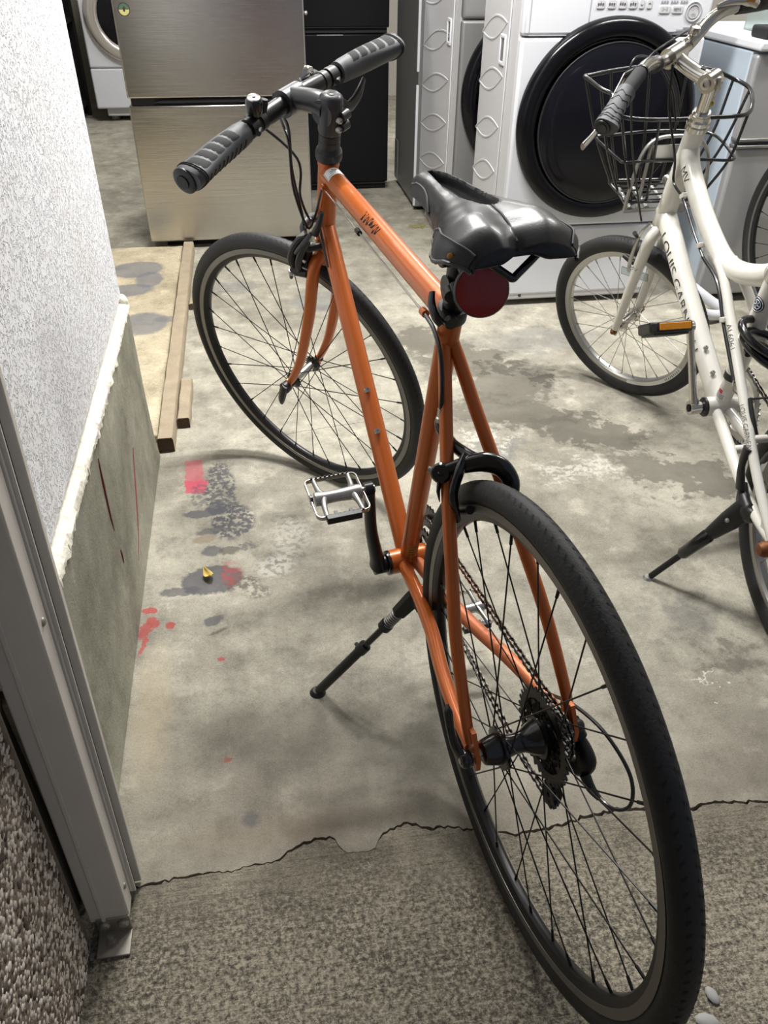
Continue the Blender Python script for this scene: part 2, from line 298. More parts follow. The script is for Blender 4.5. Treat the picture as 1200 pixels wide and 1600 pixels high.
# ------------------------------------------------------------------ mesh building
def axes(o, x, y, z):
    return Matrix(((x[0], y[0], z[0], o[0]), (x[1], y[1], z[1], o[1]), (x[2], y[2], z[2], o[2]), (0, 0, 0, 1)))
def frame_z(o, z, hint=V((1, 0, 0))):
    z = V(z).normalized(); h = V(hint)
    if abs(z.dot(h.normalized())) > 0.97: h = V((0, 1, 0)) if abs(z.y) < 0.9 else V((0, 0, 1))
    x = (h - z * h.dot(z)).normalized(); y = z.cross(x)
    return axes(o, x, y, z)
def smooth_path(pts, k=6, closed=False):
    pts = [V(p) for p in pts]; n = len(pts); out = []
    rng_ = range(n) if closed else range(n - 1)
    for i in rng_:
        p0 = pts[(i - 1) % n] if (closed or i > 0) else pts[0] * 2 - pts[1]
        p1 = pts[i]; p2 = pts[(i + 1) % n]
        p3 = pts[(i + 2) % n] if (closed or i + 2 < n) else pts[-1] * 2 - pts[-2]
        for j in range(k):
            t = j / k; t2 = t * t; t3 = t2 * t
            out.append(0.5 * ((2 * p1) + (p2 - p0) * t + (2 * p0 - 5 * p1 + 4 * p2 - p3) * t2 + (3 * p1 - p0 - 3 * p2 + p3) * t3))
    if not closed: out.append(pts[-1])
    return out
def lerp_list(vals, n):
    out = []
    for i in range(n):
        t = i / (n - 1) * (len(vals) - 1); k = min(int(t), len(vals) - 2); f = t - k
        out.append(vals[k] * (1 - f) + vals[k + 1] * f)
    return out

class MB:
    def __init__(s): s.v = []; s.f = []
    def add(s, vs, fs, T=None):
        b = len(s.v)
        s.v += [tuple(T @ V(p)) if T else tuple(p) for p in vs]
        s.f += [tuple(i + b for i in f) for f in fs]
        return s
    def box(s, c, d, T=None):
        x, y, z = c; a, b_, h = d[0] / 2, d[1] / 2, d[2] / 2
        vs = [(x + i * a, y + j * b_, z + k * h) for k in (-1, 1) for j in (-1, 1) for i in (-1, 1)]
        return s.add(vs, [(0, 2, 3, 1), (4, 5, 7, 6), (0, 1, 5, 4), (2, 6, 7, 3), (0, 4, 6, 2), (1, 3, 7, 5)], T)
    def tube(s, path, r, n=12, closed=False, cap=True, flat=None, T=None, hint=None):
        path = [V(p) for p in path]; N = len(path)
        rs = [r] * N if isinstance(r, (int, float)) else (list(r) if len(r) == N else lerp_list(list(r), N))
        fl = [1.0] * N if flat is None else ([flat] * N if isinstance(flat, (int, float)) else lerp_list(list(flat), N))
        tg = []
        for i in range(N):
            a = path[(i - 1) % N] if (closed or i > 0) else path[i]
            b_ = path[(i + 1) % N] if (closed or i < N - 1) else path[i]
            d = b_ - a; tg.append(d.normalized() if d.length > 1e-9 else V((0, 0, 1)))
        h = V(hint) if hint is not None else (V((0, 0, 1)) if abs(tg[0].z) < 0.9 else V((1, 0, 0)))
        x = (h - tg[0] * h.dot(tg[0])).normalized(); vs = []
        for i in range(N):
            x = (x - tg[i] * x.dot(tg[i])); x = x.normalized() if x.length > 1e-9 else V((1, 0, 0)); y = tg[i].cross(x)
            for k in range(n):
                a = 2 * PI * k / n
                vs.append(path[i] + x * (rs[i] * math.cos(a)) + y * (rs[i] * fl[i] * math.sin(a)))
        fs = []
        for i in range(N if closed else N - 1):
            j = (i + 1) % N
            for k in range(n):
                l = (k + 1) % n
                fs.append((i * n + k, i * n + l, j * n + l, j * n + k))
        if not closed and cap:
            fs.append(tuple(range(n - 1, -1, -1))); fs.append(tuple((N - 1) * n + k for k in range(n)))
        return s.add(vs, fs, T)
    def lathe(s, prof, T=None, n=24, cap=True):   # prof: (radius, height) about local z
        vs = []; fs = []
        for (r, h) in prof:
            for k in range(n):
                a = 2 * PI * k / n; vs.append((r * math.cos(a), r * math.sin(a), h))
        for i in range(len(prof) - 1):
            for k in range(n):
                l = (k + 1) % n; fs.append((i * n + k, i * n + l, (i + 1) * n + l, (i + 1) * n + k))
        if cap:
            fs.append(tuple(range(n - 1, -1, -1))); fs.append(tuple((len(prof) - 1) * n + k for k in range(n)))
        return s.add(vs, fs, T)
    def ring(s, prof, n=96, T=None):             # closed profile (radius, y) revolved about local y
        m = len(prof); vs = []; fs = []
        for i in range(n):
            a = 2 * PI * i / n
            for (r, y) in prof: vs.append((r * math.cos(a), y, r * math.sin(a)))
        for i in range(n):
            j = (i + 1) % n
            for k in range(m):
                l = (k + 1) % m; fs.append((i * m + k, j * m + k, j * m + l, i * m + l))
        return s.add(vs, fs, T)
    def prism(s, poly, z0, z1, T=None):
        n = len(poly); vs = [(x, y, z0) for x, y in poly] + [(x, y, z1) for x, y in poly]
        fs = [tuple(range(n - 1, -1, -1)), tuple(range(n, 2 * n))] + [(i, (i + 1) % n, n + (i + 1) % n, n + i) for i in range(n)]
        return s.add(vs, fs, T)
    def ball(s, c, r, n=14, m=8, T=None, sc=(1, 1, 1)):
        vs = [(c[0], c[1], c[2] - r * sc[2])]; fs = []
        for i in range(1, m):
            p = -PI / 2 + PI * i / m
            for k in range(n):
                a = 2 * PI * k / n; vs.append((c[0] + r * sc[0] * math.cos(p) * math.cos(a), c[1] + r * sc[1] * math.cos(p) * math.sin(a), c[2] + r * sc[2] * math.sin(p)))
        vs.append((c[0], c[1], c[2] + r * sc[2])); t = len(vs) - 1
        for k in range(n):
            l = (k + 1) % n; fs.append((0, 1 + l, 1 + k)); fs.append((t, 1 + (m - 2) * n + k, 1 + (m - 2) * n + l))
            for i in range(m - 2): fs.append((1 + i * n + k, 1 + i * n + l, 1 + (i + 1) * n + l, 1 + (i + 1) * n + k))
        return s.add(vs, fs, T)
    def mesh(s, name, m, angle=38):
        me = bpy.data.meshes.new(name); me.from_pydata(s.v, [], s.f); me.validate()
        bm = bmesh.new(); bm.from_mesh(me); bmesh.ops.recalc_face_normals(bm, faces=bm.faces); bm.to_mesh(me); bm.free()
        if m is not None: me.materials.append(m)
        me.polygons.foreach_set('use_smooth', [True] * len(me.polygons))
        me.set_sharp_from_angle(angle=math.radians(angle)); me.update()
        return me
    def build(s, name, m, parent=None, bevel=0.0, seg=2, angle=38, label=None, kind=None):
        return link(name, s.mesh(name, m, angle), parent, bevel, seg, label, kind)

def link(name, me, parent=None, bevel=0.0, seg=2, label=None, kind=None):
    o = bpy.data.objects.new(name, me); col.objects.link(o)
    if parent: o.parent = parent
    if bevel > 0:
        b = o.modifiers.new('bevel', 'BEVEL'); b.width = bevel; b.segments = seg; b.limit_method = 'ANGLE'; b.angle_limit = math.radians(40); b.harden_normals = False
    if label: o['label'] = label
    if kind: o['kind'] = kind
    return o
def tag(o, label, cat, group=None):
    o['label'] = label; o['category'] = cat
    if group: o['group'] = group
    return o
def thing(name, label, cat, mw, group=None):
    o = bpy.data.objects.new(name, None); col.objects.link(o); o.empty_display_size = 0.1
    o.matrix_world = mw
    return tag(o, label, cat, group)
def at(u, v, z=0.0):                              # matrix of a thing standing in the building's axes
    return Matrix.Translation(W(u, v, z)) @ Matrix.Rotation(TH, 4, 'Z')
def struct(name, mb, m, bevel=0.0, parent=None):
    o = mb.build(name, m, parent, bevel)
    if parent is None: o['kind'] = 'structure'; o.matrix_world = Matrix.Rotation(TH, 4, 'Z')
    return o

_fonts = {}
def text_mesh(body, size, cuts=3):
    cu = bpy.data.curves.new('lettering', 'FONT'); cu.body = body; cu.size = size; cu.offset = -0.011 * size if cuts else 0; cu.resolution_u = 3
    o = bpy.data.objects.new('lettering', cu); col.objects.link(o)
    dg = bpy.context.evaluated_depsgraph_get(); ev = o.evaluated_get(dg); me = ev.to_mesh()
    bm = bmesh.new(); bm.from_mesh(me); ev.to_mesh_clear()
    bpy.data.objects.remove(o); bpy.data.curves.remove(cu)
    bmesh.ops.triangulate(bm, faces=bm.faces)
    if cuts: bmesh.ops.subdivide_edges(bm, edges=bm.edges, cuts=cuts, use_grid_fill=True)
    vs = [tuple(v.co) for v in bm.verts]; fs = [tuple(v.index for v in f.verts) for f in bm.faces]
    bm.verts.index_update(); fs = [tuple(v.index for v in f.verts) for f in bm.faces]
    bm.free(); return vs, fs
def letters(body, size, fn, name, m, parent, width=None, cuts=3):
    vs, fs = text_mesh(body, size, cuts)
    if not vs: return None
    x0 = min(v[0] for v in vs); x1 = max(v[0] for v in vs); y0 = min(v[1] for v in vs); y1 = max(v[1] for v in vs)
    k = (width / (x1 - x0)) if width else 1.0
    mb = MB(); mb.add([fn((v[0] - (x0 + x1) / 2) * k, v[1] - (y0 + y1) / 2) for v in vs], fs)
    return mb.build(name, m, parent)

# ------------------------------------------------------------------ the setting
CR = [(-0.34, 0.662, .003), (-0.258, 0.667, .004), (-0.20, 0.672, .004), (-0.13, 0.671, .002), (-0.055, 0.677, .003), (-0.02, 0.695, .005), (0.01, 0.704, .006), (0.035, 0.705, .005), (0.043, 0.699, .004), (0.047, 0.688, .003),
      (0.055, 0.677, .0015), (0.07, 0.673, .001), (0.095, 0.671, .001), (0.106, 0.675, .0015), (0.113, 0.687, .003), (0.122, 0.697, .004), (0.135, 0.703, .005), (0.165, 0.710, .005), (0.2, 0.694, .006), (0.23, 0.694, .004), (0.26, 0.684, .003), (0.33, 0.664, .004), (0.40, 0.666, .005),
      (0.46, 0.676, .006), (0.515, 0.681, .007), (0.56, 0.676, .006), (0.64, 0.664, .006), (0.70, 0.668, .005), (0.782, 0.655, .005), (1.0, 0.66, .005), (1.4, 0.65, .005), (2.0, 0.66, .005), (3.2, 0.65, .005)]
def crack_line():
    out = []; r = random.Random(3)
    for i in range(len(CR) - 1):
        a, b = CR[i], CR[i + 1]; n = max(1, min(14, int((b[0] - a[0]) / 0.006)))
        for k in range(n):
            t = k / n; j = 0.0030 if 0 < k else 0.001
            out.append((a[0] + (b[0] - a[0]) * t, a[1] + (b[1] - a[1]) * t + r.uniform(-j, j), (a[2] + (b[2] - a[2]) * t) * r.uniform(0.6, 1.3)))
    out.append(CR[-1]); return out
CL = crack_line()
def strip_floor(lo, hi, z, zb):
    # lo, hi: lists of (u, v) with the same u; top at z, edges dropping to zb
    mb = MB(); n = len(lo)
    vs = [(u, v, z) for u, v in lo] + [(u, v, z) for u, v in hi] + [(u, v, zb) for u, v in lo] + [(u, v, zb) for u, v in hi]
    fs = []
    for i in range(n - 1):
        fs += [(i, i + 1, n + i + 1, n + i), (2 * n + i, 2 * n + i + 1, i + 1, i), (n + i, n + i + 1, 3 * n + i + 1, 3 * n + i)]
    mb.add(vs, fs); return mb
fl = strip_floor([(u, v + g / 2) for u, v, g in CL], [(u, 7.4) for u, v, g in CL], 0.0, -0.03)
fl.box((-1.45, 4.2, -0.015), (2.22, 6.4, 0.03)); fl_o = struct('floor', fl, M['floor'])
gr = strip_floor([(u, -2.5) for u, v, g in CL], [(u, v - g / 2) for u, v, g in CL], 0.0, -0.03)
gr.box((-0.72, -0.9, -0.015), (0.76, 3.2, 0.03)); struct('floor', gr, M['ground'])
struct('floor', MB().box((0.5, 0.7, -0.04), (6, 2.0, 0.02)), M['rubber_black'])
sl = MB()
edge = [(-1.5, 1.98), (-0.322, 1.98)] + [(-0.322 + random.uniform(-.004, .0), 2.1 + i * 0.1) for i in range(15)] + [(-0.324, 3.615)] + [(-0.36 - i * 0.09, 3.615 + random.uniform(-.012, .006)) for i in range(13)]
sl.prism(edge, 0.0, 0.024); struct('floor', sl, M['slab'], 0.004)

wl = MB(); wl.box((-0.44, 1.30, 1.59), (0.21, 1.24, 2.28)); struct('wall_left', wl, M['stucco'], 0.012)
pl = MB()   # cement plinth, slightly battered at the foot
pl.prism([(-0.545, 0.0), (-0.312, 0.0), (-0.318, 0.05), (-0.3215, 0.2), (-0.322, 0.437), (-0.545, 0.437)], -1.905, -0.675, Matrix(((1, 0, 0, 0), (0, 0, -1, 0), (0, 1, 0, 0), (0, 0, 0, 1))))
plo = struct('baseboard_left', pl, M['plinth'], 0.004)
for pts in ([(1.276, .400), (1.267, .351), (1.261, .288), (1.263, .24)], [(1.602, .218), (1.533, .158), (1.465, .099), (1.39, .055)], [(1.272, .185), (1.271, .170), (1.270, .152)], [(1.339, .032), (1.343, .02), (1.348, .006)]):
    MB().tube([(-0.3205 + .0035 * max(0, 1 - z / .2), v, z) for v, z in smooth_path([V((v, z, 0)) for v, z in pts], 3) and [(q.x, q.y) for q in smooth_path([V((v, z, 0)) for v, z in pts], 3)]], [.0008, .0022, .0018, .0006], 6, flat=1).build('paint_streak', M['red_streak'], plo)
lg = MB(); r = random.Random(5); n_ = 240; vs = []; fs = []
off = [0.0] * 5
for i in range(n_ + 1):
    v = 0.68 + 1.232 * i / n_; off = [o * .75 + r.uniform(-.0016, .0016) for o in off]
    for k, (du, dz) in enumerate(((-.345, .449), (-.334, .4485), (-.3235, .444), (-.3190, .437), (-.3195, .428 - max(0, off[4]) * 3))):
        vs.append((du + off[k] * (.4 if k < 3 else .8), v, dz + off[k]))
    if i: b0 = (i - 1) * 5; fs += [(b0 + k, b0 + k + 1, b0 + 6 + k, b0 + 5 + k) for k in range(4)]
lg.add(vs, fs)
for i in range(5): lg.ball((-0.3195, (0.83, 0.98, 1.19, 1.42, 0.90)[i], 0.428), 0.0055, 8, 6, sc=(0.35, .7, 2.0))
lg.ball((-0.333, 1.905, 0.448), 0.015, 12, 7, sc=(0.9, 0.9, 1.3))
struct('trim_1', lg, M['cement_edge'])
struct('wall_front', MB().box((-1.5, 0.75, 1.35), (1.92, 0.14, 2.7)).box((1.5, 0.62, 2.55), (4.0, 0.14, 0.34)), M['wall_plain'])
struct('wall_left', MB().box((-2.5, 4.0, 1.35), (0.12, 6.9, 2.7)), M['wall_plain'])
struct('wall_back', MB().box((0.4, 7.46, 1.35), (6.0, 0.12, 2.7)), M['wall_plain'])
struct('wall_right', MB().box((3.25, 3.9, 1.35), (0.12, 7.2, 2.7)), M['wall_plain'])
struct('ceiling', MB().box((0.4, 4.05, 2.76), (6.0, 6.9, 0.1)), M['ceil'])
TILT = Matrix.Translation((-0.3, 0.6, 0)) @ Matrix.Rotation(math.radians(1.7), 4, 'Y') @ Matrix.Translation((0.3, -0.6, 0))
pier = MB(); pier.box((-0.62, -0.23, 1.3), (0.588, 1.63, 2.6), TILT); pier_o = struct('wall_front', pier, M['mortar'], 0.02)
pe = MB(); r = random.Random(31); z = 0.004
while z < 0.72:
    v = 0.20 + r.uniform(0, .006)
    while v < 0.580:
        s_ = r.uniform(.0024, .0048); d_ = r.uniform(.22, .45)
        pe.ball((-0.326 + r.uniform(-.0015, .0005), v + r.uniform(-.0015, .0015), z + r.uniform(-.002, .002)), s_, 6, 4, TILT, (d_, r.uniform(.8, 1.3), r.uniform(.8, 1.3)))
        v += s_ * 1.55
    z += .0060
pe.build('pebble_render', M['aggregate'], pier_o, angle=80, kind='stuff')
band = MB(); band.prism([(-0.42, 0.57), (-0.327, 0.57), (-0.328, 0.59), (-0.336, 0.612), (-0.36, 0.622), (-0.42, 0.622)], 0, 2.6, TILT); struct('trim_2', band, M['jamb'], 0.004)
recess = MB(); recess.box((-0.40, 0.65, 1.3), (0.10, 0.06, 2.6)); struct('trim_3', recess, M['alu_dark'])  # dark block filling the gap, its colour standing in for the post's shadow
for i, ((lu, lv), p, c) in enumerate(LAMPS):
    t = thing('ceiling_light', 'long white fluorescent ceiling light over the ' + ('first bicycle', 'white washing machine and white bicycle', 'steel refrigerator', 'grey cabinet at the back')[i], 'ceiling light', at(lu, lv, 2.44), 'fluorescent ceiling lights')
    MB().prism([(-.04, .13), (.04, .13), (.11, .045), (.11, .035), (-.11, .035), (-.11, .045)], -0.62, 0.62, Matrix(((0, 0, 1, 0), (1, 0, 0, 0), (0, 1, 0, 0), (0, 0, 0, 1)))).build('housing', M['lamp_white'], t)
    for s in (-1, 1): MB().tube([(-0.58, s * 0.05, 0.012), (0.58, s * 0.05, 0.012)], 0.014, 12).build('tube', M['lamp_tube'], t)

# shutter guide post with its bolted foot bracket
t = thing('shutter_post', 'pale painted metal shutter guide post bolted down at the left of the opening', 'post', at(-0.295, 0.62, 0) @ Matrix.Rotation(math.radians(1.7), 4, 'Y'))
pb = MB(); pb.box((-0.0005, -0.0005, 1.285), (0.056, 0.031, 2.505)); pb.build('post', M['alu_post'], t, 0.0025)
rb = MB(); rb.box((-0.008, -0.0168, 1.285), (0.006, 0.003, 2.50)); rb.build('rib', M['alu_post'], t, 0.001)
MB().box((0.0285, 0.0215, 1.3), (0.011, 0.004, 2.52)).box((0.01, 0.0185, 1.3), (0.04, 0.008, 2.5)).build('lip', M['alu_post'], t, 0.001)
MB().box((0.0, 0.036, 1.28), (0.05, 0.03, 2.55)).build('channel', M['alu_dark'], t)
MB().box((0.018, 0.056, 1.29), (0.034, 0.010, 2.56)).build('guide_rail', M['alu_post'], t, 0.0015)
for z in (0.095, 0.62, 1.15): MB().ball((0.0275, 0.0, z), 0.0055, 12, 6, sc=(0.6, 1, 1)).build('rivet', M['galv'], t)
MB().box((0.004, -0.016, 0.022), (0.047, 0.004, 0.040)).box((0.004, -0.0345, 0.0035), (0.047, 0.040, 0.005)).build('foot_bracket', M['galv'], t, 0.001)
for x in (-0.008, 0.018):
    MB().lathe([(0.008, 0), (0.008, 0.003), (0.0055, 0.006), (0.0, 0.0065)], frame_z(V((x, -0.018, 0.028)), (0, -1, 0)), 12).build('bolt', M['galv'], t)
MB().lathe([(0.0085, 0), (0.0085, 0.002), (0.0065, 0.002), (0.0065, 0.009), (0.004, 0.009), (0.004, 0.016), (0, 0.016)], Matrix.Translation((0.0, -0.034, 0.006)), 6).build('bolt', M['galv'], t)

# timber and floor litter
def timber(name, label, u0, u1, v0, v1, h, wob=0.002, grp=None):
    r = random.Random(int(v0 * 100)); n = max(3, int((v1 - v0) / 0.06)); mb = MB(); w = (u1 - u0) / 2; vs = []; fs = []
    sec = [(-1, 0), (1, 0), (1, .85), (.85, 1), (-.85, 1), (-1, .85)]; m = len(sec)
    for i in range(n + 1):
        y = (v1 - v0) * i / n; dx = r.uniform(-wob, wob) * 0.6; dz = r.uniform(-wob, 0)
        for sx, sz in sec: vs.append((sx * w + dx + r.uniform(-wob, wob) * .3, y, sz * (h + dz) if sz else 0))
    for i in range(n):
        for k in range(m):
            l = (k + 1) % m; fs.append((i * m + k, i * m + l, (i + 1) * m + l, (i + 1) * m + k))
    fs += [tuple(range(m - 1, -1, -1)), tuple(n * m + k for k in range(m))]
    t = thing(name, label, 'timber', at((u0 + u1) / 2, v0, 0.0), grp)
    mb.add(vs, fs).build('timber', M['wood'], t, angle=30)
    MB().prism([(-w * .97, .001), (w * .97, .001), (w * .97, h * .84), (w * .83, h * .97), (-w * .83, h * .97), (-w * .97, h * .84)], -0.0006, 0.0012, Matrix(((1, 0, 0, 0), (0, 0, -1, 0), (0, 1, 0, 0), (0, 0, 0, 1)))).build('end_grain', M['wood_end'], t)
    return t
timber('wooden_beam', 'long weathered wooden beam lying on the floor past the left wall', -0.3185, -0.274, 1.925, 3.60, 0.046)
timber('wooden_block', 'short wooden offcut lying against the right side of the long beam', -0.2715, -0.236, 2.05, 2.30, 0.034)
timber('wooden_block', 'small dark wooden peg under the far half of the beam by the front wheel', -0.2715, -0.215, 2.93, 2.975, 0.026)
lf = MB(); lv = []; 
for i in range(7):
    t_ = i / 6; w_ = 0.011 * math.sin(PI * min(1, t_ * 0.9 + 0.08)) ; lv.append([(w_ * s_, (t_ - .5) * 0.036, 0.004 + 0.006 * abs(s_) + 0.012 * (t_ - .5) ** 2 * 4) for s_ in (-1, -.5, 0, .5, 1)])
lf.add([p for rw in lv for p in rw], [(i * 5 + k, i * 5 + k + 1, (i + 1) * 5 + k + 1, (i + 1) * 5 + k) for i in range(6) for k in range(4)])
o = lf.build('fallen_leaf', M['leaf']); o.matrix_world = at(-0.172, 1.375) @ Matrix.Rotation(0.5, 4, 'Z'); tag(o, 'curled yellow dry leaf on the grey paint stain by the left wall', 'leaf')
sd = o.modifiers.new('solid', 'SOLIDIFY'); sd.thickness = 0.0008
for i, (px, py, s_, lab) in enumerate([(0.467, 0.470, 0.010, 'pale grey pebble at the lower right, the one nearer the crack'), (0.449, 0.437, 0.013, 'grey pebble at the lower right, larger and nearer the viewer')]):
    o = MB().ball((0, 0, 0.5), 1, 10, 6, sc=(1, 1.25, 0.55)).build('pebble', M['pebble'])
    o.scale = (s_ * .8, s_, s_ * .7); o.location = (px, py, 0.0); o.rotation_euler = (0, 0, i + .4); tag(o, lab, 'pebble')
gb = MB(); r = random.Random(2)
for i in range(9):
    a = r.uniform(-.3, .5); p0 = V((r.uniform(-.02, .02), r.uniform(-.02, .02), .002)); p1 = p0 + V((math.cos(a) * r.uniform(-.09, .06), math.sin(a) * .07, r.uniform(.002, .012)))
    gb.tube([p0, (p0 + p1) / 2 + V((0, 0, .01)), p1], [.0016, .002, .0005], 5, flat=.4)
o = gb.build('dry_grass', M['grass']); o.matrix_world = at(0.79, 3.80); tag(o, 'small tuft of dry yellow grass lying beside the middle washing machine', 'grass')
o = MB().box((0, 0, 0.0006), (0.045, 0.03, 0.001)).build('paper_scrap', M['decal_white']); o.matrix_world = at(0.215, 3.34) @ Matrix.Rotation(.4, 4, 'Z'); tag(o, 'small white paper scrap on the floor in front of the black refrigerator', 'paper')

# ------------------------------------------------------------------ refrigerators
t = thing('refrigerator', 'two-door brushed stainless steel refrigerator behind the orange bicycle', 'refrigerator', at(-0.46, 3.63))
MB().box((0.362, 0.39, 0.90), (0.716, 0.66, 1.68)).build('body', M['grey_panel'], t, 0.004)
MB().box((0.362, 0.36, 0.03), (0.60, 0.58, 0.058)).build('plinth', M['rubber_black'], t)
d1 = MB().box((0.362, 0.028, 0.311), (0.724, 0.056, 0.546)).build('door', M['stainless'], t, 0.006, 3, label='lower door')
d2 = MB().box((0.362, 0.028, 1.16), (0.724, 0.056, 1.098)).build('door', M['stainless'], t, 0.006, 3, label='upper door')
MB().box((0.362, 0.04, 0.597), (0.70, 0.03, 0.03)).build('gasket', M['gasket'], t)
MB().prism([(0.10, 0), (0.70, 0), (0.70, .012), (0.14, .012)], 0.0, 0.006, axes((0, 0.012, 0.592), (1, 0, 0), (0, 0, 1), (0, 1, 0))).build('handle_recess', M['rubber_black'], t)
MB().ball((0.732, 0.02, 0.90), 0.008, 10, 6).build('lock_button', M['satin'], d2)
bd = MB().lathe([(0.0225, 0), (0.0225, 0.0012), (0.0, 0.0012)], frame_z(V((0.043, 0.0005, 0.915)), (0, -1, 0)), 28).build('sticker', M['decal_dark'], d2, label='round green and yellow sticker')
# plain generic green-over-yellow print on the sticker
def halfdisc(r0, a0, a1, n=14): return [(r0 * math.cos(a0 + (a1 - a0) * i / n), r0 * math.sin(a0 + (a1 - a0) * i / n)) for i in range(n + 1)]
Ts = axes((0.043, -0.0009, 0.915), (1, 0, 0), (0, 0, 1), (0, 1, 0))
MB().prism(halfdisc(0.0195, 0.05, PI - 0.05), -0.0002, 0.0002, Ts).build('print', M['decal_green'], t)
MB().prism(halfdisc(0.0195, PI + 0.02, 2 * PI - 0.02), -0.0002, 0.0002, Ts).build('print', M['decal_yellow'], t)
MB().prism([(-.004, -.006), (.003, -.008), (.005, .004), (.001, .012), (-.003, .006)], -0.0005, 0.0, Ts).build('print', M['decal_dark'], t)

t = thing('refrigerator', 'black two-door refrigerator between the steel one and the grey cabinet', 'refrigerator', at(0.19, 4.50))
MB().box((0.279, 0.36, 0.86), (0.552, 0.62, 1.62)).build('body', M['black_fridge'], t, 0.003)
MB().box((0.279, 0.33, 0.02), (0.54, 0.60, 0.038)).build('plinth', M['rubber_black'], t)
MB().box((0.279, 0.022, 0.392), (0.558, 0.044, 0.70)).build('door', M['black_fridge'], t, 0.006, label='lower door')
MB().box((0.279, 0.022, 1.22), (0.558, 0.044, 0.90)).build('door', M['black_fridge'], t, 0.006, label='upper door')
MB().box((0.279, 0.03, 0.756), (0.54, 0.03, 0.02)).build('gasket', M['gasket'], t)
MB().box((0.279, -0.001, 0.0375), (0.55, 0.004, 0.004)).build('trim', M['grey_alloy'], t)
MB().box((0.26, -0.001, 0.738), (0.13, 0.006, 0.005)).build('handle', M['satin'], t, 0.001)
MB().box((0.279, -0.001, 0.771), (0.55, 0.004, 0.003)).build('trim', M['grey_alloy'], t)

t = thing('refrigerator', 'low pale grey refrigerator at the right with white top beside the washing machine', 'refrigerator', at(1.685, 2.73))
MB().box((0.275, 0.32, 0.445), (0.55, 0.56, 0.83)).build('body', M['blue_side'], t, 0.005)
MB().box((0.275, 0.33, 0.018), (0.50, 0.50, 0.034)).build('plinth', M['rubber_black'], t)
MB().box((0.275, 0.022, 0.30), (0.55, 0.042, 0.535)).build('door', M['grey_door'], t, 0.012, 3, label='lower door')
MB().box((0.275, 0.022, 0.723), (0.55, 0.042, 0.265)).build('door', M['grey_door'], t, 0.012, 3, label='upper door')
for z in (0.574, 0.596): MB().box((0.277, 0.018, z), (0.55, 0.05, 0.009)).build('door_trim', M['satin'], t, 0.002)
MB().box((0.275, 0.30, 0.880), (0.565, 0.63, 0.030)).build('top_panel', M['wm_white'], t, 0.008, 3)
# clutter on that refrigerator
t = thing('plastic_container', 'clear open plastic container standing on top of the low pale refrigerator', 'container', at(1.80, 2.85, 0.896))
mb = MB(); out = []
ins = [(0.0, 0.0), (0.17, 0.0), (0.17, 0.20), (0.0, 0.20)]
for a, b in zip(ins, ins[1:] + ins[:1]): mb.box(((a[0] + b[0]) / 2, (a[1] + b[1]) / 2, 0.05), (abs(a[0] - b[0]) + .003, abs(a[1] - b[1]) + .003, 0.10))
mb.box((0.085, 0.10, 0.002), (0.17, 0.20, 0.003)); mb.build('wall', M['clear'], t)
MB().tube([(-.002, -.002, .1), (.172, -.002, .1), (.172, .202, .1), (-.002, .202, .1)], 0.005, 8, closed=True).build('rim', M['clear'], t)
o = MB().prism([(0, 0), (.20, .0), (.21, .12), (.0, .13)], 0, .035).build('dark_tray', M['rubber_black'], None, 0.01); o.matrix_world = at(1.705, 2.74, 0.896) ; o.location += W(0, .0, 0); o.scale = (.4, .8, 1); tag(o, 'flat black tray beside the clear container on the low refrigerator', 'tray')

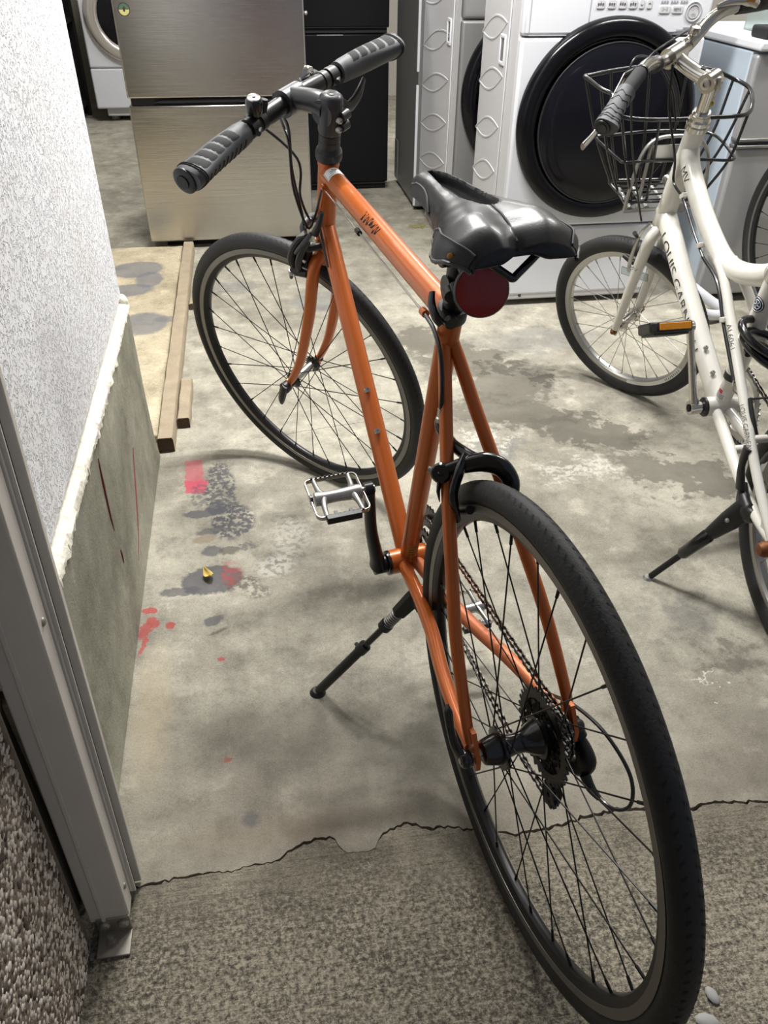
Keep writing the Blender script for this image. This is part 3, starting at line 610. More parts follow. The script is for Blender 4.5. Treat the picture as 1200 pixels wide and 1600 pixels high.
# ------------------------------------------------------------------ washing machines
LX = axes((0, 0, 0), (0, 1, 0), (0, 0, 1), (-1, 0, 0))
def lens(yc, zc, ly, hz, x, name, parent, m, slope=-0.18):
    up_ = [(yc - ly + 2 * ly * i / 14, zc + hz * math.sin(PI * i / 14)) for i in range(15)]
    dn = [(yc + ly - 2 * ly * i / 14, zc - hz * math.sin(PI * i / 14)) for i in range(1, 14)]
    pts = [V((x, y, z + slope * (y - yc))) for y, z in up_ + dn]
    MB().tube(pts, 0.0055, 7, closed=True, flat=1.0).build(name, m, parent)
def washer(name, label, u, v, depth, lv0, lv1, zs, front='wm_white'):
    t = thing(name, label, 'washing machine', at(u, v)); w = 0.632
    MB().box((w / 2, depth / 2 + 0.012, 0.565), (w - 0.006, depth - 0.024, 0.985)).build('body', M['wm_side'], t, 0.012, 3)
    # front shell as rounded panels around the door
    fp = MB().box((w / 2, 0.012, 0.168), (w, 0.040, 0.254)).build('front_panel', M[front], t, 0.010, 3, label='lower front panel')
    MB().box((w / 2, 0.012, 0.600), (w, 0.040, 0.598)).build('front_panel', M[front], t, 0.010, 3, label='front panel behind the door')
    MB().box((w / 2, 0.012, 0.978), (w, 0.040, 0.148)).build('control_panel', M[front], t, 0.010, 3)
    MB().box((w / 2, 0.05, 0.038), (w - 0.002, 0.11, 0.032)).build('base_strip', M['wm_side'], t, 0.008)
    MB().lathe([(.006, 0), (.006, .003), (0, .003)], frame_z(V((0.095, -0.004, 0.040)), (0, -1, 0)), 12).build('screw_cap', M['grey_alloy'], t)
    for x, y in ((0.05, 0.06), (w - 0.05, 0.06), (0.05, depth - 0.05), (w - 0.05, depth - 0.05)):
        MB().lathe([(.022, 0), (.024, .004), (.02, .03)], Matrix.Translation((x, y, 0.0)), 16).build('foot', M['wm_side'], t)
    # door: black ring, glass disc and hinge bezel
    Td = frame_z(V((0.325, -0.006, 0.646)), (0, -1, 0), (1, 0, 0))
    MB().lathe([(0.314, 0.0), (0.315, 0.012), (0.310, 0.030), (0.296, 0.040), (0.268, 0.043), (0.258, 0.036), (0.254, 0.022)], Td, 96, cap=False).build('door_ring', M['door_black'], t, angle=50)
    Tg = frame_z(V((0.330, -0.006, 0.640)), (0, -1, 0), (1, 0, 0))
    MB().lathe([(0.256, 0.016), (0.252, 0.034), (0.244, 0.040), (0.20, 0.046), (0.12, 0.050), (0.0, 0.052)], Tg, 96, cap=False).build('door_glass', M['door_glass'], t, angle=60)
    MB().tube([Tg @ V((0.250 * math.cos(a), 0.250 * math.sin(a), 0.037)) for a in [PI * 1.9 * i / 60 for i in range(61)]], 0.0028, 6).build('door_rim', M['grey_alloy'], t)
    MB().tube([Tg @ V((0.272 * math.cos(a), 0.272 * math.sin(a), 0.042)) for a in [PI * (0.80 + 0.24 * i / 16) for i in range(17)]], [.003, .007, .007, .003], 8, flat=.6).build('door_handle', M['door_black'], t)
    # embossed side
    sd_ = MB().box((-0.0005, (lv0 + lv1) / 2, 0.56), (0.005, lv1 - lv0, 0.90)).build('side_panel', M['wm_side'], t, 0.002)
    for z in zs: lens((lv0 + lv1) / 2 + .02, z, (lv1 - lv0) * 0.47, 0.034, 0.0000, 'embossed_leaf', sd_, M['wm_side'])
    g = MB(); 
    for dy, dz, sy, sz in ((0, .04, .06, .012), (0, -.04, .06, .012), (-.026, 0, .010, .08), (.026, 0, .010, .08)): g.box((-0.004, lv0 + 0.055 + dy, 0.845 + dz), (0.008, sy, sz))
    g.build('hand_hold', M['wm_white'], sd_, 0.003)
    MB().box((-0.003, lv0 + 0.055, 0.845), (0.002, 0.044, 0.072)).build('hand_hold_recess', M['grey_panel'], sd_)
    return t
t = washer('washing_machine', 'white front-loading washing machine with round black door at the right', 0.896, 2.815, 0.46, 0.125, 0.445, (0.90, 0.74, 0.58, 0.43, 0.28))
FR = lambda x, z, d=0.0: V((x, -0.0088 - d, z))
# detergent drawer outline, panel seams
def fline(pts, r_=0.0012): MB().tube([FR(x, z, -0.0004) for x, z in pts], r_, 6).build('seam', M['wm_line'], t)
fline([(0.022, 1.04), (0.022, 0.905), (0.217, 0.905), (0.217, 1.04)])
def rrect(cx_, cz, w, h, r_=0.004):
    pts = []
    for qx, qz, a0 in ((1, 1, 0), (-1, 1, PI / 2), (-1, -1, PI), (1, -1, 1.5 * PI)):
        for k in range(5): pts.append((cx_ + qx * (w / 2 - r_) + r_ * math.cos(a0 + k * PI / 8), cz + qz * (h / 2 - r_) + r_ * math.sin(a0 + k * PI / 8)))
    return pts
TF = axes((0, -0.0080, 0), (1, 0, 0), (0, 0, 1), (0, -1, 0))
for x, w in ((0.249, .027), (0.286, .027), (0.322, .027), (0.357, .027), (0.387, .017), (0.413, .017)):
    b_ = MB().prism(rrect(x, 0.990, w, 0.024), 0, 0.0022, TF).build('button', M['wm_side'], t, 0.0006)
    r = random.Random(int(x * 1000)); mb = MB()
    if w > .02:
        for k in range(3): mb.box((x - .0075 + k * .0075, -0.0104, 0.990), (.0052, .0006, .0056)); mb.box((x - .0075 + k * .0075, -0.0104, 0.990 + r.uniform(-.003, .003)), (.0016, .0007, .009))
    else: mb.tube([(x - .004, -0.0104, .990), (x, -0.0104, .990 + (.004 if x > .4 else -.004)), (x + .004, -0.0104, .990)], .0009, 5)
    mb.build('print', M['wm_text'], b_)
def ftext(s_, x, z, size, width=None, m='wm_text', par=None):
    try: return letters(s_, size, lambda a, b: (x + a, -0.0106, z + b), 'lettering', M[m], par or t, width, 0)
    except Exception as e: print('lettering', s_, e)
for x, s_ in ((0.468, 'コース'), (0.511, '時間予約')):
    b_ = MB().prism(rrect(x, 0.975, 0.036, 0.020), 0, 0.0022, TF).build('button', M['wm_side'], t, 0.0006); ftext(s_, x, 0.975, 0.012, 0.024 if len(s_) > 3 else .02, par=b_)
cb = MB().lathe([(0.0285, 0), (0.0285, .0022), (0.0245, .0022), (0.0240, .0010), (0.0, .0010)], axes((0.568, -0.008, 0.969), (1, 0, 0), (0, 0, 1), (0, -1, 0)), 40).build('start_button', M['wm_side'], t)
for rr in (0.0268, 0.0185): MB().tube([(0.568 + rr * math.cos(a), -0.0100, 0.969 + rr * math.sin(a)) for a in [2 * PI * i / 40 for i in range(40)]], 0.0009, 5, closed=True).build('ring', M['wm_line'], cb)
ftext('スタート', 0.568, 0.976, 0.010, 0.022, par=cb); ftext('一時停止', 0.568, 0.961, 0.010, 0.022, par=cb)
mb = MB(); r = random.Random(9)
for k in range(9):
    for row in range(2): mb.box((0.455 + k * .009 + (k // 3) * .006, -0.0092, 0.996 + row * .012), (.006, .0006, .0055))
mb.box((0.56, -0.0092, 0.925), (.035, .0006, .003)); mb.box((0.545, -0.0092, 0.919), (.05, .0006, .002)); mb.box((0.588, -0.0092, 0.927), (.016, .0006, .008)); mb.build('print', M['wm_line'], t, kind='stuff')

washer('washing_machine', 'second front-loading washing machine standing behind the near one, embossed side showing', 0.835, 3.36, 0.70, 0.13, 0.69, (0.96, 0.79, 0.63, 0.47, 0.31), 'grey_panel')  # front panels coloured grey to stand in for the shade they sit in

t = thing('steel_cabinet', 'tall plain grey appliance cabinet behind the middle washing machine', 'cabinet', at(0.82, 4.085))
MB().box((0.30, 0.30, 0.83), (0.60, 0.60, 1.62)).build('body', M['grey_panel'], t, 0.004)
MB().box((-0.002, 0.54, 0.13), (0.006, 0.085, 0.20)).build('hatch', M['grey_panel'], t, 0.002)
MB().box((-0.001, 0.006, 0.30), (0.012, 0.014, 0.55)).box((-0.001, 0.006, 0.88), (0.012, 0.014, 0.5)).build('edge_strip', M['wm_white'], t, 0.002)
MB().box((0.30, 0.30, 0.01), (0.56, 0.56, 0.018)).build('plinth', M['rubber_black'], t)

o = MB().tube(smooth_path([W(*p) for p in ((1.592, 2.708, .110), (1.622, 2.69, .096), (1.66, 2.665, .070), (1.71, 2.645, .038), (1.745, 2.625, .023), (1.742, 2.585, .022), (1.70, 2.565, .022), (1.64, 2.55, .034), (1.605, 2.543, .050))], 6), .0195, 16).build('drain_hose', M['wm_white']); tag(o, 'white bent drain hose lying on the floor behind the white bicycle', 'hose')
# far left machine behind the steel refrigerator
t = thing('washing_machine', 'white washing machine with silver door ring far back at the left', 'washing machine', at(-1.04, 6.5))
MB().box((0.30, 0.32, 0.57), (0.60, 0.60, 0.96)).build('body', M['wm_side'], t, 0.02, 3)
MB().box((0.30, 0.005, 0.215), (0.604, 0.03, 0.255)).build('front_panel', M['wm_white'], t, 0.012, 3, label='lower front panel')
MB().box((0.30, 0.005, 0.700), (0.604, 0.03, 0.708)).build('front_panel', M['wm_white'], t, 0.012, 3, label='upper front panel')
MB().box((0.31, 0.10, 0.062), (0.50, 0.16, 0.055)).build('base', M['wm_side'], t, 0.008)
for x in (0.10, 0.50): MB().lathe([(.03, 0), (.032, .005), (.026, .04)], Matrix.Translation((x, .10, 0)), 16).build('foot', M['grey_panel'], t)
Td = frame_z(V((0.31, -0.008, 0.66)), (0, -1, 0), (1, 0, 0))
MB().lathe([(0.288, 0), (0.286, .02), (0.262, .04), (0.225, .045), (0.205, .036), (0.196, .02)], Td, 72, cap=False).build('door_ring', M['door_silver'], t, angle=50)
MB().lathe([(0.198, .02), (0.16, .035), (0.08, .044), (0, .046)], Td, 64, cap=False).build('door_glass', M['door_glass'], t, angle=60)

t = thing('storage_rack', 'dark metal storage rack against the back behind the left wall', 'rack', at(-2.10, 6.35))
for z in (0.10, 0.62, 1.25): MB().box((0.48, 0.22, z), (0.96, 0.46, 0.025)).build('shelf', M['dark_shelf'], t)
for x in (0.01, 0.95):
    for y in (0.0, 0.44): MB().box((x, y, 0.75), (0.03, 0.03, 1.5)).build('upright', M['dark_shelf'], t)
MB().box((0.48, 0.43, 0.40), (0.94, 0.02, 0.78)).build('back_panel', M['rubber_black'], t)
o = MB().box((0, 0, 0.09), (0.42, 0.30, 0.18)).build('white_box', M['wm_white'], None, 0.01); o.matrix_world = at(-1.45, 6.52, 0.633); tag(o, 'white box on the dark rack at the far left, upper shelf', 'box')
o = MB().box((0, 0, 0.10), (0.40, 0.30, 0.20)).build('black_crate', M['black'], None, 0.01); o.matrix_world = at(-1.42, 6.55, 0.113); tag(o, 'black crate on the lowest shelf of the dark rack', 'crate')
t = thing('bottle', 'cream plastic bottle hanging low on the dark rack at the far left', 'bottle', at(-1.33, 6.30, 0.36))
MB().lathe([(0, 0), (.045, 0), (.05, .02), (.05, .13), (.03, .18), (.018, .20), (.018, .22)], None, 20).build('body', M['card'], t)
MB().lathe([(.021, .215), (.021, .24), (0, .24)], None, 16).build('cap', M['wm_white'], t)
o = MB().box((0, 0, -0.0125), (0.22, 0.22, 0.025)).build('rack_tray', M['dark_shelf']); o.matrix_world = at(-1.33, 6.42, 0.36); tag(o, 'small dark tray holding the cream bottle at the far left', 'tray')
o = MB().tube([(0, 0, 0), (0.01, 0, 0.3), (0.0, 0.0, 0.75)], 0.022, 10).build('grey_hose', M['wm_line']); o.matrix_world = at(-1.45, 6.22, 0.42); tag(o, 'thick pale grey hose hanging in front of the dark rack', 'hose')

# ------------------------------------------------------------------ bicycles
def root_matrix(F, L, U, O):
    return axes(O, F, L, U)
def make_tire(M4, R, rt, name, parent, m, tread=True):
    # knobbly-free road tyre with fine side grooves cut into its shoulders
    mb = MB(); n = 120; k = 16; vs = []; fs = []
    for i in range(n):
        a = 2 * PI * i / n
        for j in range(k):
            b = 2 * PI * j / k
            r = rt * (1.0 if math.cos(b) > -0.3 else 0.96)
            vs.append(((R - rt + r * math.cos(b)) * math.cos(a), r * math.sin(b), (R - rt + r * math.cos(b)) * math.sin(a)))
    for i in range(n):
        for j in range(k):
            fs.append((i * k + j, ((i + 1) % n) * k + j, ((i + 1) % n) * k + (j + 1) % k, i * k + (j + 1) % k))
    mb.add(vs, fs, M4); o = mb.build(name, m, parent, angle=80)
    if tread:
        tb = MB(); nt_ = 150
        for i in range(nt_):
            for s_ in (-1, 1):
                a = 2 * PI * (i + (0.5 if s_ > 0 else 0)) / nt_
                for b0, b1, da in ((0.32, 0.62, 0.012), ):
                    pts = []
                    for q, (bb, aa) in enumerate(((b0, a), (b0, a + .010), (b1, a + .010 + da), (b1, a + da))):
                        rr = rt * 1.012; pts.append(((R - rt + rr * math.cos(bb)) * math.cos(aa), s_ * rr * math.sin(bb), (R - rt + rr * math.cos(bb)) * math.sin(aa)))
                    tb.add(pts, [(0, 1, 2, 3)], M4)
        tb.build('tread', M['grip_dark'], o, kind='stuff')
    return o
def make_wheel(root, name, M4, R, rt, nsp, rim_prof, track_prof, mats, flange_r, flange_y, hub_fn, phase=0.0, spoke_r=0.00105, inner_r=0.292, valve=None, cross=1.15):
    rim = MB().ring(rim_prof, 120, M4).build(name, mats['rim'], root, angle=30)
    tr = make_tire(M4, R, rt, 'tire', rim, mats['tire'])
    if track_prof:
        for s_ in (-1, 1):
            MB().ring([(r, y * s_) for r, y in track_prof], 120, M4).build('brake_track', mats['track'], rim, angle=40)
    # spokes: one mesh, shared
    p_r = lambda a, rr, y: V((rr * math.cos(a), y, rr * math.sin(a)))
    L0 = None; me = None
    for i in range(nsp):
        s_ = 1 if i % 2 == 0 else -1; d = 1 if (i // 2) % 2 == 0 else -1
        a = 2 * PI * i / nsp + phase
        p1 = p_r(a, inner_r, s_ * 0.002); p0 = p_r(a + d * cross, flange_r, s_ * flange_y)
        v = p1 - p0; Ln = v.length
        if me is None:
            L0 = Ln; sb = MB(); sb.tube([(0, 0, 0), (0, 0, L0 - .014)], spoke_r, 6); sb.lathe([(spoke_r * 1.9, L0 - .014), (spoke_r * 2.0, L0 + .002)], None, 6); me = sb.mesh('spoke', mats['spoke'])
        o = link('spoke', me, rim); o.matrix_basis = M4 @ frame_z(p0, v) @ Matrix.Diagonal((1, 1, Ln / L0, 1))
    hub_fn(rim)
    if valve is not None:
        d = V((math.cos(valve), 0, math.sin(valve)))
        MB().lathe([(.003, 0), (.003, .022), (.0042, .022), (.0042, .040), (.002, .043)], M4 @ frame_z(d * (inner_r + .004), -d), 10).build('valve', M['black'], rim)
    return rim
V_RIM = [(0.3165, .0118), (0.3165, -.0118), (0.3035, -.0112), (0.2945, -.0065), (0.2925, -.003), (0.2925, .003), (0.2945, .0065), (0.3035, .0112)]
V_TRACK = [(0.3158, .0119), (0.3158, .0126), (0.3045, .0120), (0.3045, .0113)]

# ===== orange bicycle =====
RW = 0.3454
OBM = root_matrix((-0.31708735, 0.94839, -0.003456), (-0.94822, -0.317097, -0.01801), (-0.018176, -0.002433, 0.999832), (0.1920, 0.6366, 0.0))
OB = thing('bicycle', 'orange flat-bar bicycle with black saddle leaning on its kickstand in front', 'bicycle', OBM)
P = lambda a, l, u: V((a, l, u + RW))
AX = V((-0.336796, 0, 0.941578)); A0 = P(1.0801, 0, -0.0162)
FL2 = V((-0.568087, 0.797487, -0.203201)); EF = FL2.cross(AX).normalized(); FL2 = AX.cross(EF).normalized()
S = lambda f, l, s: A0 + EF * f + FL2 * l + AX * s
HUBF = P(1.1161, 0.0290, -0.0033)
FF2 = V((0.820459, 0.568087, -0.064221)); UU2 = V((-0.064221, 0.203201, 0.977029))
LLF = V((-0.568087, 0.797487, -0.203201))
frm = MB()
BB = P(0.452, 0, -0.055)
frm.tube([P(0.452, -0.034, -0.055), P(0.452, 0.034, -0.055)], 0.0222, 24)
frm.tube([BB, P(0.3035, 0, 0.466)], 0.0152, 20)                               # seat tube
frm.tube([P(0.306, 0, 0.457), P(0.3015, 0, 0.473)], 0.0175, 20)
frm.tube([P(0.306, 0, 0.462), P(0.897, 0, 0.4915)], [0.0168, 0.0172], 22)     # top tube
frm.tube([BB, P(0.938, 0, 0.392)], 0.0172, 22)                                # down tube
frm.tube([A0 + AX * 0.392, A0 + AX * 0.566], 0.0183, 24)                      # head tube
frm.tube([A0 + AX * 0.392, A0 + AX * 0.400], 0.0196, 24); frm.tube([A0 + AX * 0.556, A0 + AX * 0.568], 0.0196, 24)
ss = lambda s_: smooth_path([P(0.318, s_ * 0.004, 0.432), P(0.293, s_ * 0.011, 0.398), P(0.262, s_ * 0.020, 0.352), P(0.207, s_ * 0.036, 0.276), P(0.139, s_ * 0.053, 0.185), P(0.091, s_ * 0.064, 0.121), P(0.036, s_ * 0.0705, 0.048), P(0.012, s_ * 0.0715, 0.012)], 6)
cs = lambda s_: smooth_path([P(0.44, s_ * 0.012, -0.0535), P(0.345, s_ * 0.0195, -0.042), P(0.277, s_ * 0.028, -0.034), P(0.229, s_ * 0.036, -0.028), P(0.172, s_ * 0.048, -0.021), P(0.126, s_ * 0.056, -0.015), P(0.075, s_ * 0.063, -0.009), P(0.014, s_ * 0.0685, -0.002)], 6)
frm.tube(ss(1), [.0085, .009, .009, .0085, .007], 14); frm.tube(ss(-1), [.0085, .009, .009, .0085, .007], 14)
frm.tube(cs(1), [.0115, .0115, .011, .0105, .0085], 14)
frm.tube([P(0.222, -0.033, 0.292), P(0.222, 0.033, 0.292)], 0.006, 12)         # brake bridge
frm.tube([P(0.36, -0.02, -0.043), P(0.36, 0.02, -0.043)], 0.006, 12)
for s_ in (-1, 1):
    frm.prism([(0.03, 0.032), (0.006, 0.036), (-0.014, 0.004), (-0.014, -0.014), (-0.004, -0.016), (0.004, -0.006), (0.03, -0.012)], -0.003, 0.003, axes(P(0, s_ * 0.0695, 0), (1, 0, 0), (0, 0, 1), (0, -1, 0)))
for a_, u_ in ((0.352, 0.446), (0.862, 0.4745)): frm.tube([P(a_, 0.016, u_), P(a_ + .012, 0.0165, u_)], 0.0055, 10)
frame_o = frm.build('frame', M['orange'], OB, angle=45)
MB().tube(cs(-1), [.0115, .0115, .011, .0105, .0085], 14).build('chainstay', M['orange_worn'], OB, label='scuffed right chainstay')
for t_, z_ in ((0.40, 0), (0.535, 0)):
    pass
dtd = (P(0.938, 0, 0.392) - BB).normalized(); dtn = V((-dtd.z, 0, dtd.x))
for px_t in (0.475, 0.355):
    q = BB + (P(0.938, 0, 0.392) - BB) * px_t + dtn * 0.0165 + V((0, 0.004, 0))
    MB().lathe([(.0056, 0), (.0060, .003), (.0046, .0062), (.0022, .0062), (.0022, .003), (0, .003)], frame_z(q, dtn), 14).build('bottle_bolt', M['silver'], frame_o)
# stickers and worn script on the frame
ttd = (P(0.897, 0, 0.4915) - P(0.306, 0, 0.462)).normalized(); ttn = V((-ttd.z, 0, ttd.x))
def on_tube(p0, d, n_, rad):
    y_ = n_.cross(d)                                                    # sideways
    def fn(x, w):
        a = w / rad; return p0 + d * x + n_ * (rad * math.cos(a)) + y_ * (rad * math.sin(a))
    return fn
def patch(fn, x0, x1, w0, w1, name, m, parent, nx=4, nw=10):
    mb = MB(); vs = [fn(x0 + (x1 - x0) * i / nx, w0 + (w1 - w0) * j / nw) for i in range(nx + 1) for j in range(nw + 1)]
    mb.add(vs, [(i * (nw + 1) + j, i * (nw + 1) + j + 1, (i + 1) * (nw + 1) + j + 1, (i + 1) * (nw + 1) + j) for i in range(nx) for j in range(nw)]); return mb.build(name, m, parent)
ft = on_tube(P(0.306, 0, 0.462), ttd, ttn, 0.0176)
Ltt = (P(0.897, 0, 0.4915) - P(0.306, 0, 0.462)).length
sgn = 1 if ft(0, 0.01).y > 0 else -1                                       # +w side that faces left
st_o = patch(lambda x, w: ft(x, w * sgn), 0.525, 0.560, -0.016, 0.020, 'sticker', M['decal_white'], frame_o)
ft2 = on_tube(P(0.306, 0, 0.462), ttd, ttn, 0.0179)
for k, (x_, w_, l_) in enumerate(((0.552, 0.0, .010), (0.545, 0.004, .012), (0.538, 0.006, .010), (0.531, 0.012, .012))):
    patch(lambda x, w: ft2(x, w * sgn), x_ - (.0022 if k else .0032), x_, w_ - l_ / 2, w_ + l_ / 2, 'print', M['decal_dark'] if k < 2 else M['wm_line'], st_o, 1, 4)
patch(lambda x, w: ft2(x, w * sgn), 0.523, 0.562, 0.021, 0.0222, 'sticker_edge', M['decal_white'], frame_o, 4, 1)
r = random.Random(11)
mb = MB()
for k in range(7):                                                       # illegible brush script, rubbed
    x_ = 0.262 + k * 0.011
    pts = [ft2(x_ + r.uniform(-.002, .002) + .004 * j, sgn * (0.013 + (0.008 if j % 2 else -0.005) + r.uniform(-.003, .003))) for j in range(3)]
    mb.tube(smooth_path(pts, 4), [.0004, .0012, .0010, .0004], 5, flat=1)
mb.build('script_print', M['decal_dark'], frame_o)
std = (P(0.3035, 0, 0.466) - BB).normalized()
fs_ = on_tube(BB, std, V((-std.z, 0, std.x)), 0.0155)
s_g = patch(lambda x, w: fs_(x, w), 0.028, 0.062, -0.010, 0.012, 'sticker', M['decal_gold'], frame_o)
for k in range(4): patch(lambda x, w: on_tube(BB, std, V((-std.z, 0, std.x)), 0.0157)(x, w), 0.033 + k * .007, 0.035 + k * .007, -0.007, 0.008, 'print', M['decal_dark'], s_g, 1, 4)

# fork
fk = MB()
fk.tube([S(0, 0, 0.388), S(0, 0, 0.35)], [0.0185, 0.019], 20)
for s_ in (-1, 1):
    fk.tube(smooth_path([S(0, s_ * 0.012, 0.372), S(-0.001, s_ * 0.034, 0.352), S(-0.003, s_ * 0.043, 0.30), S(-0.002, s_ * 0.047, 0.24), S(0.006, s_ * 0.050, 0.165), S(0.018, s_ * 0.052, 0.09), S(0.036, s_ * 0.0535, 0.03), S(0.045, s_ * 0.054, 0.010)], 5), [.0125, .0128, .0125, .0115, .0095, .0072], 14)
    fk.prism([(.006, .014), (-.006, .014), (-.008, -.012), (-.003, -.014), (.004, -.014), (.010, -.010)], -.003, .003, axes(S(0.048, s_ * 0.054, 0.0), EF, AX, -FL2))
fork_o = fk.build('fork', M['orange'], OB, angle=45)

# wheels
OW = dict(rim=M['black_alloy'], tire=M['tire'], track=M['track'], spoke=M['spoke_black'])
MRW = Matrix.Translation(P(0, 0, 0))
MFW = axes(HUBF, FF2, LLF, UU2)
def rear_hub(par):
    T = MRW @ frame_z(V((0, 0.060, 0)), (0, -1, 0))
    MB().lathe([(.013, 0), (.016, .002), (.0205, .018), (.021, .022), (.0285, .023), (.0285, .028), (.016, .032), (.0135, .045), (.0145, .058), (.021, .070), (.0245, .078), (.029, .079), (.029, .084), (.018, .090)], T, 32).build('hub', M['black_gloss'], par)
    MB().tube([P(0, 0.074, 0), P(0, -0.074, 0)], 0.0048, 10).build('axle', M['silver'], par)
def front_hub(par):
    T = MFW @ frame_z(V((0, 0.048, 0)), (0, -1, 0))
    MB().lathe([(.010, 0), (.0115, .006), (.019, .009), (.0195, .014), (.0115, .018)], T, 28).build('hub', M['black_gloss'], par)
    MB().lathe([(.0095, .016), (.009, .048), (.0095, .080)], T, 24).build('hub_shell', M['satin'], par)
    MB().lathe([(.0115, .078), (.0195, .082), (.019, .087), (.0115, .090), (.010, .096)], T, 28).build('hub', M['black_gloss'], par)
make_wheel(OB, 'rear_wheel', MRW, 0.3454, 0.0172, 32, V_RIM, V_TRACK, OW, 0.0245, 0.033, rear_hub, phase=0.08, valve=math.radians(-53))
make_wheel(OB, 'front_wheel', MFW, 0.3454, 0.0172, 32, V_RIM, V_TRACK, OW, 0.017, 0.036, front_hub, phase=0.02)

# quick releases
def lever(M4, name='quick_release'):
    mb = MB(); mb.lathe([(.011, -.004), (.0125, 0), (.0125, .006), (.010, .010), (.0, .011)], M4, 18)
    mb.tube(smooth_path([M4 @ V(p) for p in ((0.002, 0, .006), (0.018, .0, .013), (0.040, .004, .015), (0.062, .010, .013), (0.072, .013, .011))], 5), [.0085, .0075, .0065, .0075, .002], 12, flat=.5)
    o = mb.build(name, M['black_gloss'], OB)
    MB().lathe([(.0055, .0), (.0055, .0008), (0, .0008)], M4 @ Matrix.Translation((0, 0, .0108)), 14).build('pivot_pin', M['satin'], o)
lever(axes(P(0, 0.079, -0.002), V((0.50, 0, 0.866)), V((0.866, 0, -0.5)), (0, 1, 0)))
MB().lathe([(.010, 0), (.010, .006), (.006, .012), (0, .012)], axes(P(0, -0.074, 0), (1, 0, 0), (0, 0, -1), (0, -1, 0)), 14).build('axle_nut', M['black'], OB)
flv = MB(); T = MFW @ frame_z(V((0, 0.059, 0)), (0, 1, 0)); flv.lathe([(.011, 0), (.011, .010), (0, .011)], T, 16)
flv.tube([MFW @ V((-0.004, .068, .010)), MFW @ V((0.008, .071, -.012)), MFW @ V((0.018, .073, -.032)), MFW @ V((0.024, .072, -.044))], [.0120, .0150, .0135, .009], 12, flat=.6); flv.lathe([(.0135, 0), (.0140, .012), (.010, .015), (0, .015)], T, 16); flv.build('quick_release', M['black'], OB)
MB().lathe([(.010, 0), (.010, .006), (.006, .011), (0, .011)], MFW @ frame_z(V((0, -0.058, 0)), (0, -1, 0)), 14).build('axle_nut', M['black'], OB)

# cockpit
MB().lathe([(.0195, .566), (.0225, .567), (.0238, .571), (.0238, .579), (.0230, .583), (.0195, .586), (.0185, .590)], axes(A0, EF, FL2, AX), 32).build('headset', M['black'], OB)
spo = MB()
for s0 in (.590, .602): spo.lathe([(.0180, s0), (.0190, s0 + .0008), (.0190, s0 + .012), (.0180, s0 + .0128)], axes(A0, EF, FL2, AX), 28)
spo.build('headset_spacer', M['black'], OB)
stm = MB(); stm.lathe([(.0195, .616), (.0208, .620), (.0210, .66), (.0195, .676), (.013, .681), (0, .682)], axes(A0, EF, FL2, AX), 30)
stm.tube([S(0.005, -.019, .652), S(0.005, .019, .652)], .0215, 24)                     # angle joint
stm.tube(smooth_path([S(0.006, 0, .655), S(0.03, 0, .655), S(0.06, 0, .648), S(0.082, 0, .640)], 5), [.0215, .0195, .0185, .0205], 20, flat=1.05)
stm.tube([S(0.085, -.021, .638), S(0.085, .023, .638)], .0225, 24)
stem_o = stm.build('stem', M['grey_alloy'], OB, angle=50)
MB().tube([S(0.104, -.018, .640), S(0.104, .018, .640)], .0085, 12).build('faceplate', M['black_alloy'], stem_o)
MB().lathe([(.0075, 0), (.0075, .002), (.004, .002), (.004, 0), (0, 0)], axes(S(0, 0, .680), EF, FL2, AX), 18).build('cap_bolt', M['black_gloss'], stem_o)
for s_, l_ in ((.630, 'lower'), (.646, 'upper')):
    T = frame_z(S(-0.0205, 0.004, s_), -EF)
    MB().lathe([(.0055, -.004), (.0055, .004), (.0042, .006), (.002, .006), (.002, .003), (0, .003)], T, 14).build('clamp_bolt', M['satin'], stem_o)
for s_ in (.632, .650):
    MB().tube([S(-0.0225, -.018, s_), S(-0.0225, .0, s_)], .0080, 12).build('clamp_ear', M['grey_alloy'], stem_o)
MB().lathe([(.0075, 0), (.0075, .005), (.003, .006), (0, .004)], frame_z(S(0.005, -.0195, .652), -FL2), 16).build('joint_bolt', M['satin'], stem_o)

